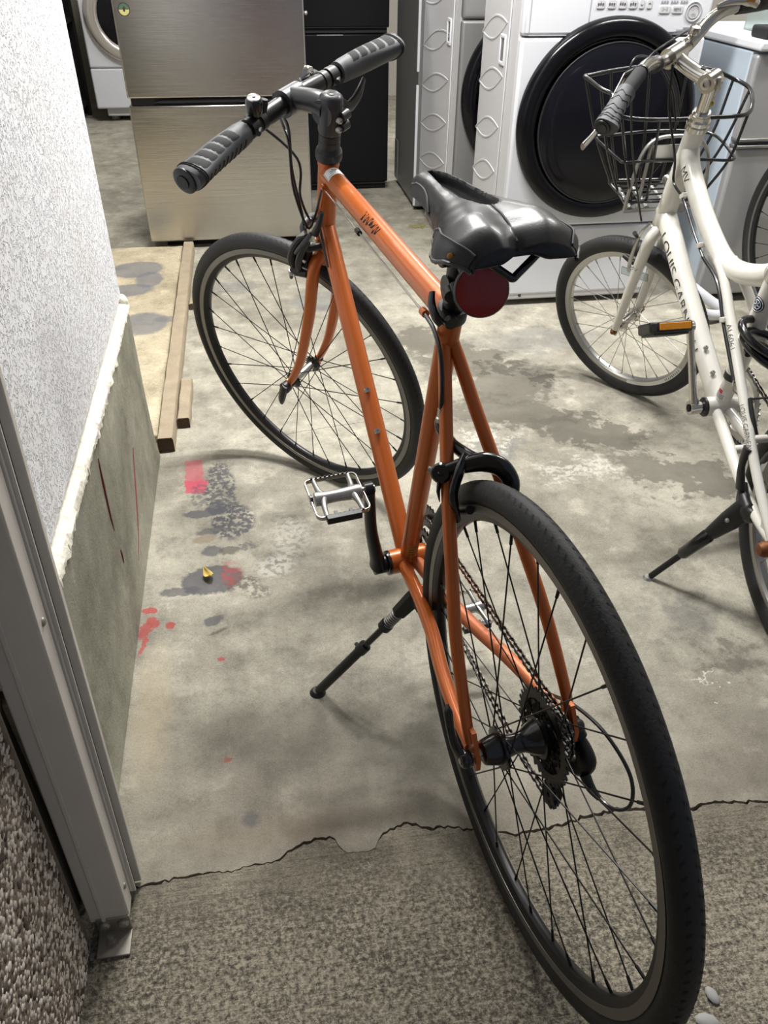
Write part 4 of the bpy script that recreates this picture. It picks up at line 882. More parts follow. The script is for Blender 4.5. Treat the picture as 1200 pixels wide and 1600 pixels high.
def bar(l): # flat bar centre line, a hand's width of back sweep
    return S(0.085 - 0.018 * (abs(l) / 0.28) ** 2, l, 0.6385 - 0.012 * max(0, l) / 0.28 * 1.2 + (0.003 * min(0, l) / -0.28))
MB().tube([bar(-0.285 + 0.57 * i / 30) for i in range(31)], [.0111, .0111, .0111, .0125, .0155, .0158, .0155, .0125, .0111, .0111, .0111], 18).build('handlebar', M['black_alloy'], OB)
def make_grip(s_):
    L0, L1 = 0.125, 0.278
    n = 26; k = 20; vs = []; fs = []
    back = -EF * 0.92 + AX * 0.38; back.normalize()
    def surf(t, a, off=0.0):
        l = s_ * (L0 + (L1 - L0) * t); c = bar(l)
        d = (bar(l + .001 * s_) - bar(l - .001 * s_)).normalized()
        x = (back - d * back.dot(d)).normalized(); y = d.cross(x)
        base = 0.0194 + 0.0045 * max(0, t - .15) + 0.0012 * math.sin(PI * min(1, t * 1.3))
        if t < .05: base = 0.0185
        if t > .955: base *= 1 - (t - .955) * 1.5
        wing = 0.0155 * max(0, (t - .30) / .62) ** 1.2 if t < .92 else 0.0155 * max(0, 1 - (t - .92) * 4)
        ca, sa = math.cos(a), math.sin(a)
        rx = base + (wing if ca > 0 else 0) * (ca ** 1.4 if ca > 0 else 0)
        return c + x * ((rx + off) * ca) + y * ((base * (1.0 - 0.08 * max(0, t - .3)) + off) * sa)
    for i in range(n + 1):
        for j in range(k): vs.append(surf(i / n, 2 * PI * j / k))
    for i in range(n):
        for j in range(k): fs.append((i * k + j, i * k + (j + 1) % k, (i + 1) * k + (j + 1) % k, (i + 1) * k + j))
    fs += [tuple(range(k)), tuple(n * k + j for j in range(k - 1, -1, -1))]
    mb = MB(); mb.add(vs, fs); g = mb.build('grip', M['grip'], OB, angle=50)
    # darker pads on the upper face, parted by thin ribs
    dsg = 1 if surf(.5, PI / 2)[2] > surf(.5, -PI / 2)[2] else -1
    tt = [(.20, .33), (.345, .47), (.485, .61), (.625, .75), (.765, .90)]
    for (t0, t1) in tt:
        pb = MB(); na, nt_ = 8, 4; a0, a1 = (0.25, 1.55) if s_ > 0 else (0.45, 1.75); pv = []
        for i in range(nt_ + 1):
            for j in range(na + 1):
                f = j / na; sk = .05 * (f - .5); e_ = 0.0008 if 0 < i < nt_ and 0 < j < na else -.0004
                pv.append(surf(t0 + (t1 - t0) * i / nt_ + sk, dsg * (a0 + (a1 - a0) * f), e_))
        pb.add(pv, [(i * (na + 1) + j, i * (na + 1) + j + 1, (i + 1) * (na + 1) + j + 1, (i + 1) * (na + 1) + j) for i in range(nt_) for j in range(na)]); pb.build('grip_pad', M['grip_dark'], g)
    for q in range(9):                                      # moulded leaf lines along the lower flank
        t0 = .12 + q * .088; pts = [surf(t0 + .05 * u_, dsg * (-0.15 - .75 * u_ if s_ > 0 else 2.1 + .7 * u_), .0003) for u_ in (0, .33, .66, 1)]
        MB().tube(pts, .0009, 5).build('grip_line', M['grip_dark'], g)
    end = bar(s_ * L1); d = (bar(s_ * (L1 + .002)) - bar(s_ * L1)).normalized()
    MB().tube([end - d * .004, end + d * .002, end + d * .0045], [.0212, .0212, .0175], 20).build('grip_plug', M['black'], g)
    for f_ in (.91, .935): MB().tube([surf(f_, 2 * PI * j / 24, .0006) for j in range(24)], .0009, 5, closed=True).build('grip_ring', M['grip_dark'], g)
    return g
make_grip(1); make_grip(-1)
def clampring(l, r_, w_): return [bar(l - w_ / 2), bar(l + w_ / 2)]
def lever_set(s_):
    l = s_ * 0.106
    mb = MB(); mb.tube(clampring(l, .0, .018), .0165, 20)
    mb.tube(smooth_path([bar(l) + EF * .012 - AX * .006, bar(l) + EF * .028 - AX * .014 + FL2 * s_ * -.006, bar(l) + EF * .034 - AX * .020 + FL2 * s_ * .004], 4), [.011, .010, .008], 12)
    mb.tube([bar(l) - EF * .013 - FL2 * .006, bar(l) - EF * .020 + FL2 * .006], .005, 10)
    o = mb.build('brake_lever_mount', M['black'], OB)
    MB().tube(smooth_path([bar(l) + EF * .032 - AX * .022 + FL2 * s_ * .004, bar(l) + EF * .040 - AX * .034 + FL2 * s_ * .035, bar(l) + EF * .038 - AX * .040 + FL2 * s_ * .075, bar(l) + EF * .046 - AX * .040 + FL2 * s_ * .112], 6), [.006, .0075, .0065, .0068, .006], 12, flat=.55).build('brake_lever', M['black_gloss'], OB)
    return o
lever_set(1); lever_set(-1)
# right gear shifter pod with a silver lid, left shifter band with bell
sp = MB(); sp.tube(clampring(-.086, 0, .012), .0158, 18); sp.tube(smooth_path([bar(-.062) + EF * .020 - AX * .002, bar(-.085) + EF * .024 - AX * .004, bar(-.105) + EF * .020 - AX * .012], 4), [.010, .015, .010], 14, flat=.7); so = sp.build('gear_shifter', M['black'], OB)
MB().tube(smooth_path([bar(-.048) + EF * .019 + AX * .008, bar(-.066) + EF * .021 + AX * .012, bar(-.082) + EF * .022 + AX * .009], 4), [.005, .0125, .008], 12, flat=.5).build('shifter_lid', M['silver'], so)
MB().tube(smooth_path([bar(-.09) - EF * .004 - AX * .018, bar(-.10) - EF * .010 - AX * .034, bar(-.118) - EF * .008 - AX * .040], 4), [.007, .006, .004], 10, flat=.6).build('shift_paddle', M['black'], so)
MB().tube(smooth_path([bar(-.104) - AX * .024, S(0.064, -.128, .586), S(0.065, -.152, .579), S(0.070, -.180, .587), S(0.079, -.206, .600)], 4), [.010, .0095, .0130, .0125, .007], 12, flat=.55).build('brake_lever_blade', M['black'], so)
be = MB(); be.tube(clampring(.083, 0, .012), .0160, 18); bl = bar(.083) + AX * .010
be.tube(smooth_path([bl + FL2 * -.006, bl + AX * .014 + FL2 * -.010, bl + AX * .022 + FL2 * -.012], 3), [.007, .0075, .006], 12); bo = be.build('bell_bracket', M['black'], OB)
Tb = axes(bar(.097) + AX * .016, EF, FL2, AX)
MB().lathe([(.004, 0), (.0125, .002), (.0145, .008), (.0145, .020), (.0135, .026), (.0105, .029)], Tb, 28).build('bell', M['black_gloss'], bo)
MB().lathe([(.0112, .0285), (.0105, .0305), (.004, .032), (.004, .0335), (0, .0335)], Tb, 24).build('bell_cap', M['silver'], bo)
# cables
def cable(pts, r_=.0025, name='cable', m='cable', par=None): return MB().tube(smooth_path(pts, 8), r_, 8).build(name, M[m], par or OB)
cable([bar(.090) + EF * .034 - AX * .018 - FL2 * .012, bar(.045) + EF * .055 - AX * .035, S(0.062, .012, .545), S(0.045, .022, .48), S(0.015, .0225, .445), P(0.875, 0.0175, 0.4735)])
cable([bar(-.090) + EF * .034 - AX * .018 + FL2 * .012, bar(-.02) + EF * .050 - AX * .030, S(0.075, .020, .60), S(0.062, .026, .53), S(0.035, .030, .455), S(0.028, .026, .405)], .0026)
cable([bar(-.075) + EF * .020 - AX * .012, bar(-.01) + EF * .035 - AX * .030, S(0.068, .028, .58), S(0.050, .036, .50), S(0.020, .030, .430), P(0.925, 0.019, 0.405), P(0.86, 0.019, 0.335)], .0024)
MB().tube([P(0.874, 0.0175, 0.4735), P(0.352, 0.0175, 0.446)], .0014, 8).build('brake_cable', M['inner_cable'], OB)
MB().tube([P(0.66, 0.0175, 0.4622), P(0.645, 0.0175, 0.4614)], .0045, 10).build('cable_donut', M['black'], OB)
cable([P(0.352, 0.0172, 0.446), P(0.318, 0.018, 0.440), P(0.284, 0.0215, 0.422), P(0.266, 0.025, 0.392), P(0.263, 0.026, 0.355)], .0030)
MB().lathe([(.0045, 0), (.005, .012), (.0068, .013), (.0072, .019), (.0068, .021)], frame_z(P(0.263, 0.026, 0.357), (0, 0, -1)), 16).build('barrel_adjuster', M['silver'], OB)
MB().tube([P(0.263, 0.026, 0.337), P(0.218, 0.040, 0.295)], .0010, 6).build('brake_cable', M['inner_cable'], OB)

# rear caliper brake: cable arm, arched arm over the tyre, pads
rb_ = MB(); 
rb_.tube(smooth_path([P(0.2650, 0.0260, 0.3400), P(0.2600, 0.0250, 0.3280), P(0.2430, 0.0170, 0.3140), P(0.2220, 0.0060, 0.3080), P(0.2000, -0.0020, 0.3080)], 5), [.0085, .0095, .0085, .010, .011], 14, flat=.85)
rb_.tube(smooth_path([P(0.213, 0.042, 0.293), P(0.209, 0.031, 0.300), P(0.203, 0.012, 0.306), P(0.194, -0.008, 0.311), P(0.180, -0.024, 0.308), P(0.168, -0.033, 0.292), P(0.164, -0.033, 0.268), P(0.166, -0.028, 0.248)], 5), [.010, .0095, .0115, .0140, .0135, .0115, .0080, .0065], 14, flat=.75)
rb_.tube(smooth_path([P(0.2120, 0.0120, 0.3120), P(0.1960, 0.0260, 0.3020), P(0.1880, 0.0360, 0.2780), P(0.1850, 0.0330, 0.2540), P(0.1820, 0.0300, 0.2360)], 5), [.009, .0095, .0085, .0065, .0055], 14, flat=.7)
rbo = rb_.build('rear_brake', M['black_gloss'], OB, angle=50)
MB().lathe([(.0135, 0), (.0135, .006), (.011, .009), (.004, .009), (.004, .006), (0, .006)], frame_z(P(0.2140, 0.0420, 0.2930), (-.72, .5, .48)), 20).build('brake_pivot', M['black_gloss'], rbo)
MB().tube([P(0.2100, 0.0460, 0.2860), P(0.2040, 0.0500, 0.2720), P(0.1980, 0.0500, 0.2600)], [.0065, .005, .0012], 10, flat=.5).build('brake_release', M['black'], rbo)
MB().tube([P(0.2220, 0.0580, 0.2970), P(0.2120, 0.0420, 0.2930)], .0042, 10).build('brake_bolt', M['satin'], rbo)
for s_ in (1, -1):
    MB().tube([P(0.216, s_ * .019, 0.222), P(0.195, s_ * .0195, 0.242), P(0.172, s_ * .019, 0.258)], [.006, .0075, .006], 10, flat=1.0).build('brake_pad', M['black'], rbo)
    MB().lathe([(.0055, 0), (.0055, .004), (0, .005)], frame_z(P(0.196, s_ * .028, 0.240), (0, s_, 0)), 12).build('pad_bolt', M['satin'], rbo)
# front caliper brake ahead of the fork crown
fb = MB()
fb.tube(smooth_path([S(0.020, .040, .418), S(0.032, .028, .424), S(0.038, .006, .424), S(0.038, -.020, .418), S(0.035, -.038, .395), S(0.034, -.038, .360), S(0.036, -.030, .325)], 5), [.007, .009, .0105, .0105, .009, .0075, .006], 12, flat=.8)
fb.tube(smooth_path([S(0.008, .049, .430), S(0.022, .051, .415), S(0.036, .0525, .388), S(0.043, .051, .360), S(0.041, .047, .342), S(0.034, .040, .332)], 5), [.005, .0070, .0075, .0080, .0075, .006], 8, flat=1.0)
fb.tube(smooth_path([S(0.002, .052, .418), S(0.013, .055, .394), S(0.021, .055, .366), S(0.024, .051, .346), S(0.030, .042, .332)], 5), [.0060, .0068, .0070, .0068, .006], 8, flat=1.0)
fb.tube([S(0.044, .046, .334), S(0.030, .046, .332), S(0.008, .044, .336)], [.0095, .0105, .008], 10, flat=.9)
fb.tube([S(-0.012, .022, .402), S(0.004, .048, .400), S(0.020, .050, .398)], [.0075, .007, .006], 12)
fb.box((0, 0, 0), (.030, .018, .050), axes(S(0.024, .036, .375), EF, FL2, AX))
fbo = fb.build('front_brake', M['black'], OB, angle=40)
MB().tube(smooth_path([S(-.006, .053, .442), S(0.006, .056, .420), S(0.020, .058, .396), S(0.028, .057, .382)], 4), [.0042, .0052, .0048, .0035], 8, flat=.8).build('brake_arm', M['grey_alloy'], fbo)
MB().tube([S(0.010, .051, .436), S(0.026, .053, .416)], [.0045, .0040], 8, flat=.6).build('brake_highlight_lid', M['satin'], fbo)  # silver lid strip, put in for the highlight on the outer arm
MB().tube(smooth_path([S(-.010, .047, .440), S(-.016, .043, .462), S(-.018, .038, .486)], 4), [.0075, .0062, .0045], 12).build('cable_boot', M['black'], fbo)
MB().lathe([(.0060, -.004), (.0060, .004), (.003, .006), (0, .006)], frame_z(S(0.046, .046, .320), FL2), 12).build('pad_bolt', M['satin'], fbo)
MB().tube([S(0.046, .046, .326), S(0.047, .046, .306)], [.0065, .0035], 10).build('pad_nut', M['black_gloss'], fbo)
MB().lathe([(.0035, 0), (.0035, .003), (0, .004)], frame_z(S(0.004, .058, .378), FL2), 10).build('pivot_screw', M['satin'], fbo)
for s_ in (1, -1): MB().tube([S(0.016, s_ * .021, .318), S(0.040, s_ * .021, .316), S(0.060, s_ * .020, .312)], [.006, .008, .006], 10).build('brake_pad', M['black'], fbo)

# seat post, clamp, saddle, reflector
MB().tube([P(0.304, 0, 0.464), P(0.2905, 0, 0.512)], 0.0137, 18).build('seatpost', M['black_alloy'], OB)
sc = MB(); sc.lathe([(.0185, -.009), (.019, -.007), (.019, .007), (.0185, .009)], frame_z(P(0.3035, 0, 0.466), std), 26)
sc.tube([P(0.286, .010, 0.464), P(0.279, .010, 0.462)], .0085, 12); sc.build('seat_clamp', M['black'], OB)
MB().tube(smooth_path([P(0.282, .022, 0.462), P(0.288, .028, 0.470), P(0.300, .029, 0.482), P(0.309, .025, 0.493)], 4), [.0065, .006, .006, .0045], 10, flat=.6).build('clamp_lever', M['black_gloss'], OB)
hd = MB(); hd.tube([P(0.287, -.026, 0.545), P(0.287, .026, 0.545)], .0145, 18); hd.box((0.284, 0, 0.560 + RW), (.046, .056, .010)); hd.tube([P(0.292, 0, .512), P(0.286, 0, .545)], .0142, 16); hd.tube([P(0.270, .0, 0.538), P(0.258, 0, 0.528)], .011, 14)
hdo = hd.build('saddle_clamp', M['black'], OB, 0.002)
for l_ in (.027, -.027): MB().lathe([(.010, 0), (.010, .005), (.006, .007), (0, .006)], frame_z(P(0.287, l_, 0.545), (0, 1 if l_ > 0 else -1, 0)), 16).build('clamp_nut', M['black_gloss'], hdo)
for l_ in (1, -1):
    MB().tube(smooth_path([P(0.375, l_ * .010, 0.590), P(0.34, l_ * .019, 0.572), P(0.29, l_ * .022, 0.563), P(0.235, l_ * .022, 0.565), P(0.190, l_ * .030, 0.576), P(0.165, l_ * .040, 0.594)], 4), .0036, 10).build('saddle_rail', M['black_gloss'], OB)
MB().tube(smooth_path([P(0.170, -.046, 0.594), P(0.160, -.034, 0.586), P(0.153, -.006, 0.566), P(0.151, 0.0, 0.563), P(0.153, .006, 0.566), P(0.160, .034, 0.586), P(0.17, .046, .594)], 4), .0044, 10).build('saddle_hoop', M['black_gloss'], OB)

XR, XN = 0.126, 0.418
SW = [0.055, 0.0710, 0.0730, 0.0640, 0.0500, 0.0400, 0.0345, 0.0300, 0.0270, 0.0245, 0.0150]
ST = [0.607, 0.6160, 0.6200, 0.6205, 0.6190, 0.6170, 0.6160, 0.6160, 0.6150, 0.6120, 0.6020]
SH = [0.020, 0.0300, 0.0420, 0.0490, 0.0450, 0.0380, 0.0310, 0.0290, 0.0280, 0.0270, 0.0200]
def prof(tab, t):
    x = max(0, min(1, t)) * 10; k = min(9, int(x)); f = x - k; f = f * f * (3 - 2 * f) * .5 + f * .5
    return tab[k] * (1 - f) + tab[k + 1] * f
def sad(t, q, off=0.0, under=False):
    # t 0 rear .. 1 nose, q -1..1 across the crown from skirt edge to skirt edge
    wid, top, H = prof(SW, t), prof(ST, t), prof(SH, t)
    ph = q * PI / 2; pw = 2 / 2.5
    w = math.copysign(abs(math.sin(ph)) ** pw, q); drop = H * (1 - abs(math.cos(ph)) ** pw)
    if abs(q) >= .9999: drop = H
    x = abs(w)
    if under:
        sm_ = max(0, min(1, (x - .12) / .38)); sm_ = sm_ * sm_ * (3 - 2 * sm_); drop = .013 + (H - .013) * sm_
    notch = 0.016 * max(0, 1 - x / 0.45) ** 1.3 * max(0, 1 - t / 0.30)
    a = XR + (XN - XR) * t + notch
    lobe = 0.005 * math.exp(-((x - .50) / .24) ** 2) * math.exp(-((t - .16) / .15) ** 2)
    gro = 0.0075 * math.exp(-(w / .22) ** 2) * max(0, 1 - t / .42)
    ch = 0.0
    if not under and 0.30 < t < 0.93:
        e = math.sin(PI * (t - .30) / .63) ** .5; qq = x / (.46 * e + 1e-4); ch = 0.022 * (1 if qq < .75 else max(0, 1 - (qq - .75) / .32))
    rol = 0.006 * max(0, 1 - t / .07) ** 2 if not under else 0
    k = 1 + off / max(.02, wid)
    return P(a - (0.010 * (x ** 2) * 0), w * wid * k, top - drop + (lobe - gro) * (1 if not under else .6) - ch - rol + (off if x < .9 else 0))
def wq(w): return math.copysign(2 / PI * math.asin(min(1, abs(w)) ** 1.25), w)
nt_, nw, nb = 96, 120, 24; mb = MB(); vs = []; fs = []
ring_n = nw + 1 + nb - 1
for i in range(nt_ + 1):
    t_ = i / nt_
    vs += [sad(t_, -1 + 2 * j / nw) for j in range(nw + 1)] + [sad(t_, 1 - 2 * j / nb, under=True) for j in range(1, nb)]
for i in range(nt_):
    for j in range(ring_n): fs.append((i * ring_n + j, i * ring_n + (j + 1) % ring_n, (i + 1) * ring_n + (j + 1) % ring_n, (i + 1) * ring_n + j))
for e_ in (0, nt_ * ring_n):
    m_ = nw // 2
    for j in range(nb // 2):                                     # stitch the crown row to the underside row
        pass
    cap = [e_ + j for j in range(ring_n)]; fs.append(tuple(cap if e_ == 0 else reversed(cap)))
mb.add(vs, fs); sad_o = mb.build('saddle', M['leather'], OB, angle=65)
cv = MB(); cvs = []
for i in range(31):
    t_ = .315 + .60 * i / 30; e = math.sin(PI * max(0, min(1, (t_ - .30) / .63))) ** .5
    for k in range(-6, 7): cvs.append(sad(t_, wq(.46 * e * .90 * k / 6), .0022))
cv.add(cvs, [(i * 13 + k, i * 13 + k + 1, (i + 1) * 13 + k + 1, (i + 1) * 13 + k) for i in range(30) for k in range(12)]); cv.build('channel_lining', M['rubber_black'], sad_o, angle=70)
def seam(tw, name='seam'): MB().tube(smooth_path([sad(t, w, .0004) for t, w in tw], 3), .0011, 6).build(name, M['stitch'], sad_o)
seam([(.03, .0), (.12, .0), (.20, 0), (.25, 0), (.295, 0)])
for s_ in (1, -1):
    for (t0, t1, nm) in ((.02, .42, 'side_panel'), (.60, .97, 'nose_panel')):
        pb = MB(); pv = []; n1, n2 = 18, 6; edge = []
        for i in range(n1 + 1):
            t_ = t0 + (t1 - t0) * i / n1; f_ = i / n1
            lim = .66 + (.30 * max(0, (f_ - .62) / .38) ** 2 if nm == 'side_panel' else .28 * abs(2 * f_ - 1) ** 3)
            for k in range(n2 + 1): pv.append(sad(t_, s_ * (lim + (1 - lim) * k / n2), .0010))
            edge.append(sad(t_, s_ * lim, .0012))
        pb.add(pv, [(i * (n2 + 1) + k, i * (n2 + 1) + k + 1, (i + 1) * (n2 + 1) + k + 1, (i + 1) * (n2 + 1) + k) for i in range(n1) for k in range(n2)])
        so_ = pb.build(nm, M['leather_matte'], sad_o, angle=60)
        MB().tube(edge, .0011, 6).build('seam', M['stitch'], so_)
    MB().tube([sad(.01 + .42 * i / 20, s_, .001) for i in range(21)], .0024, 8).build('saddle_edge', M['grey_alloy'], sad_o)
    MB().tube([sad(.01, s_ * (1 - .9 * i / 16), 0, True) for i in range(17)], .0018, 6).build('saddle_edge', M['grey_alloy'], sad_o)
MB().tube([sad(.08, .84, .002), sad(.085, .88, .002), sad(.09, .93, .002)], [.002, .003, .0015], 8, flat=.4).build('saddle_badge', M['decal_gold'], sad_o)
rc = P(0.226, -0.001, 0.523); rn = V((-0.93, 0.30, 0.16)).normalized(); Tr = frame_z(rc, rn, (0, 1, 0))
rfo = MB().lathe([(.0295, -.006), (.031, -.003), (.031, .003), (.0295, .005)], Tr, 40).build('reflector', M['black'], OB)
MB().lathe([(.0290, .002), (.0288, .0060), (.020, .0075), (0, .0082)], Tr, 48, cap=False).build('lens', M['red_lens'], rfo)
MB().tube([P(0.275, 0, .515), P(0.25, -.002, .518), rc - rn * .004], [.008, .007, .010], 12).tube([P(0.290, -.016, .502), P(0.290, .016, .502)], .0165, 16).tube(smooth_path([P(.262, .014, .520), P(.250, .014, .505), P(.248, .010, .492)], 3), [.008, .007, .004], 10).tube([P(.275, .018, .506), P(.262, .020, .504)], .008, 12).build('reflector_bracket', M['black'], OB)

# cranks, pedals, chainrings
def crank(s_, pa, pu):
    l0, l1 = s_ * 0.056, s_ * 0.072; e = P(pa, l1, pu); c = P(0.452, l0, -0.055)
    mb = MB(); mb.tube(smooth_path([c, c.lerp(e, .12), c.lerp(e, .5) + V((0, s_ * .004, 0)), c.lerp(e, .9), e], 5), [.0215, .0185, .0150, .0135, .0150], 16, flat=.66, hint=(0, 0, 1) if False else (1, 0, 0))
    mb.tube([P(0.452, s_ * .032, -.055), P(0.452, s_ * .064, -.055)], .0165, 20)
    mb.tube([e - V((0, s_ * .007, 0)), e + V((0, s_ * .007, 0))], .0125, 18)
    return mb.build('crank_arm', M['black_alloy'], OB, angle=50)
ca = crank(1, 0.444, 0.118); crank(-1, 0.460, -0.228)
MB().tube([P(0.444, .062, .118), P(0.444, .085, .118)], .007, 14).build('pedal_axle', M['silver'], ca)
MB().lathe([(.0218, .0335), (.0226, .035), (.0222, .040), (.018, .042)], frame_z(P(0.452, 0, -.055), (0, 1, 0)), 26).build('bottom_bracket_cup', M['black_gloss'], OB)
def pedal(s_, a, u, tilt):
    c = P(a, s_ * 0.125, u); D = V((math.cos(tilt), 0, math.sin(tilt))); Nn = V((-math.sin(tilt), 0, math.cos(tilt))); Ld = V((0, s_, 0))
    T = axes(c, D, Ld, Nn)
    pd = MB(); pd.tube(smooth_path([T @ V((0, y, 0)) for y in (-.040, -.032, -.02, 0.0, .018, .030, .036)], 3), [.0118, .0125, .0112, .0098, .0102, .0118, .0110], 18)
    for y in (-.029, .026):
        for sx in (-1, 1):
            pd.tube(smooth_path([T @ V((sx * x_, y * k_, 0)) for x_, k_ in ((.0455, 1.06), (.030, 1.03), (.016, .98), (.004, .86))], 3), [.0048, .0050, .0062, .0095], 10, flat=.8)
    o = pd.build('pedal', M['satin'], OB, angle=50)
    rr_ = []
    for qx, qy, a0 in ((1, 1, 0), (-1, 1, PI / 2), (-1, -1, PI), (1, -1, 1.5 * PI)):
        for k in range(5): rr_.append(T @ V((qx * .038 + .009 * math.cos(a0 + k * PI / 8), qy * .034 + .009 * math.sin(a0 + k * PI / 8), 0)))
    MB().tube(rr_, .0015, 6, closed=True, flat=3.0, hint=Nn.cross(D)).build('cage', M['silver'], o)
    tb = MB()
    for sx in (-1, 1):
        for k in range(9): tb.box((sx * .0472, -.030 + k * .0075, .0042), (.0022, .0034, .0035), T)
    tb.build('cage_teeth', M['black_gloss'], o, kind='stuff')
    MB().box((-.052, .002, 0), (.010, .056, .012), T).build('reflector', M['black'], o, 0.001)
    for y in (-.012, .012): MB().box((-.044, y, .0), (.014, .005, .006), T).build('reflector_tab', M['black'], o)
    MB().lathe([(.0085, 0), (.0085, .004), (0, .005)], frame_z(T @ V((0, .040, 0)), Ld), 14).build('dust_cap', M['black_gloss'], o)
    return o
pedal(1, 0.444, 0.118, math.radians(5)); pedal(-1, 0.460, -0.228, math.radians(-2))
def gear(R_, nt_, y, thick, spokes, name, m, par, cen=None, hole=None, keep=1.0):
    T = axes(cen or P(0.452, y, -0.055), (1, 0, 0), (0, 0, 1), (0, -1, 0)); out = []
    for i in range(nt_ * 4):
        a = 2 * PI * i / (nt_ * 4); out.append((R_ + (0.0032 if i % 4 in (1, 2) else -0.0028), a))
    hr = hole or R_ * .78; n = nt_ * 4; vs = []; fs = []
    for z in (-thick / 2, thick / 2):
        for r_, a in out: vs.append((r_ * math.cos(a), r_ * math.sin(a), z))
        for r_, a in out: vs.append((hr * math.cos(a), hr * math.sin(a), z))
    for i in range(n):
        j = (i + 1) % n
        fs += [(i, j, n + j, n + i), (2 * n + i, 3 * n + i, 3 * n + j, 2 * n + j), (i, 2 * n + i, 2 * n + j, j), (n + i, n + j, 3 * n + j, 3 * n + i)]
    mb = MB(); mb.add(vs, fs, T)
    if spokes:
        for k in range(5): a = 2 * PI * k / 5; mb.tube([T @ V((.012 * math.cos(a), .012 * math.sin(a), 0)), T @ V((hr * 1.03 * math.cos(a), hr * 1.03 * math.sin(a), 0))], [.008, .005], 8, flat=.5)
    return mb.build(name, m, par, angle=30)
cr = gear(0.0855, 42, -0.050, .003, True, 'chainring', M['cog'], OB)
gear(0.066, 32, -0.043, .003, False, 'chainring', M['cog'], OB); gear(0.047, 22, -0.036, .003, False, 'chainring', M['cog'], OB)
cas = bpy.data.objects.new('cassette', MB().tube([P(0, -.026, 0), P(0, -.064, 0)], .017, 20).mesh('cassette', M['cog'])); col.objects.link(cas); cas.parent = OB
for k, tcount in enumerate((32, 28, 24, 21, 18, 15, 13, 11)):
    gear(tcount * 0.00202, tcount, 0, .0022, False, 'sprocket', M['cog'], cas, cen=P(0, -0.027 - k * .0047, 0), hole=max(.014, tcount * 0.00202 - .014))
# chain: real links along a closed run
def arc(c, R_, a0, a1, y, n): return [V((c[0] + R_ * math.cos(a0 + (a1 - a0) * i / n), y, c[1] + R_ * math.sin(a0 + (a1 - a0) * i / n) + RW)) for i in range(n + 1)]
cyy = -0.046
run = arc((0.452, -0.055), 0.066, math.radians(92), math.radians(-88), cyy, 16) + [P(0.25, cyy, -0.135), P(0.06, cyy - .001, -0.145)] + arc((-0.012, -0.125), 0.016, math.radians(-60), math.radians(-200), cyy - .002, 6)[0:7] + arc((0.012, -0.066), 0.014, math.radians(-60), math.radians(60), cyy - .002, 5) + arc((0, 0), 0.0365, math.radians(-70), math.radians(-268), cyy - .002, 12)
def resample(pts, step):
    pts = pts + [pts[0]]; out = []; d = 0.0; acc = 0.0
    for a, b in zip(pts, pts[1:]):
        L_ = (b - a).length
        if L_ < 1e-9: continue
        while acc <= L_:
            out.append(a.lerp(b, acc / L_)); acc += step
        acc -= L_
    return out
lk = resample(run, 0.0127); ch = MB()
for i in range(len(lk)):
    a, b = lk[i], lk[(i + 1) % len(lk)]; d = b - a
    if d.length > .03: continue
    T = axes(a, d.normalized(), (0, 1, 0), d.normalized().cross(V((0, 1, 0)))); w_ = .0034 if i % 2 else .0024
    fig = [(-.0042, 0), (-.003, .0036), (.0015, .0042), (.0063, .0024), (.0112, .0042), (.0157, .0036), (.0169, 0), (.0157, -.0036), (.0112, -.0042), (.0063, -.0024), (.0015, -.0042), (-.003, -.0036)]
    for s_ in (-1, 1): ch.prism(fig, -.0005, .0005, T @ axes((0, s_ * w_, 0), (1, 0, 0), (0, 0, 1), (0, -1, 0)))
    ch.tube([T @ V((0, -.0042, 0)), T @ V((0, .0042, 0))], .0021, 7)
ch.build('chain', M['chain'], OB, kind='stuff')
# rear derailleur and its cable loop
rd = MB(); yd = -0.078
rd.tube(smooth_path([P(0.004, yd, -0.022), P(-0.012, yd - .004, -0.030), P(-0.026, yd - .006, -0.044), P(-0.020, yd - .004, -0.066), P(0.000, yd + .006, -0.076)], 5), [.011, .014, .0155, .0135, .011], 16, flat=.8)
rd.tube([P(0.008, yd + .004, .004), P(-.006, yd - .004, -.018)], .010, 14)
rdo = rd.build('rear_derailleur', M['black_alloy'], OB, angle=60)
for dy in (.026, .018):
    MB().prism([(.020, -.058), (.006, -.054), (-.026, -.118), (-.024, -.138), (-.008, -.142), (.000, -.126)], -.001, .001, axes(P(0, yd + dy + .002, 0), (1, 0, 0), (0, 0, 1), (0, -1, 0))).build('cage_plate', M['black_alloy'], rdo)
for c_ in ((0.012, -.066), (-.012, -.125)): gear(.0175, 11, 0, .005, False, 'jockey_wheel', M['black'], rdo, cen=P(c_[0], cyy - .002, c_[1]), hole=.004)
for c_ in ((-.02, -.132), (-.012, -.138)): MB().ball(P(c_[0], yd + .029, c_[1]), .003, 8, 5).build('rivet', M['satin'], rdo)
cable([P(0.070, -0.072, -0.012), P(0.02, -0.082, 0.016), P(-0.040, -0.090, 0.030), P(-0.092, -0.098, 0.010), P(-0.108, -0.098, -0.032), P(-0.088, -0.092, -0.068), P(-0.055, -0.084, -0.074), P(-0.040, -0.080, -0.066)], .0026)
MB().tube(smooth_path([P(-0.066, -0.086, -0.075), P(-0.05, -0.082, -0.072), P(-0.036, -.079, -.060)], 4), [.004, .0065, .0075], 12).build('cable_boot', M['decal_blue'] if False else M['black'], rdo)
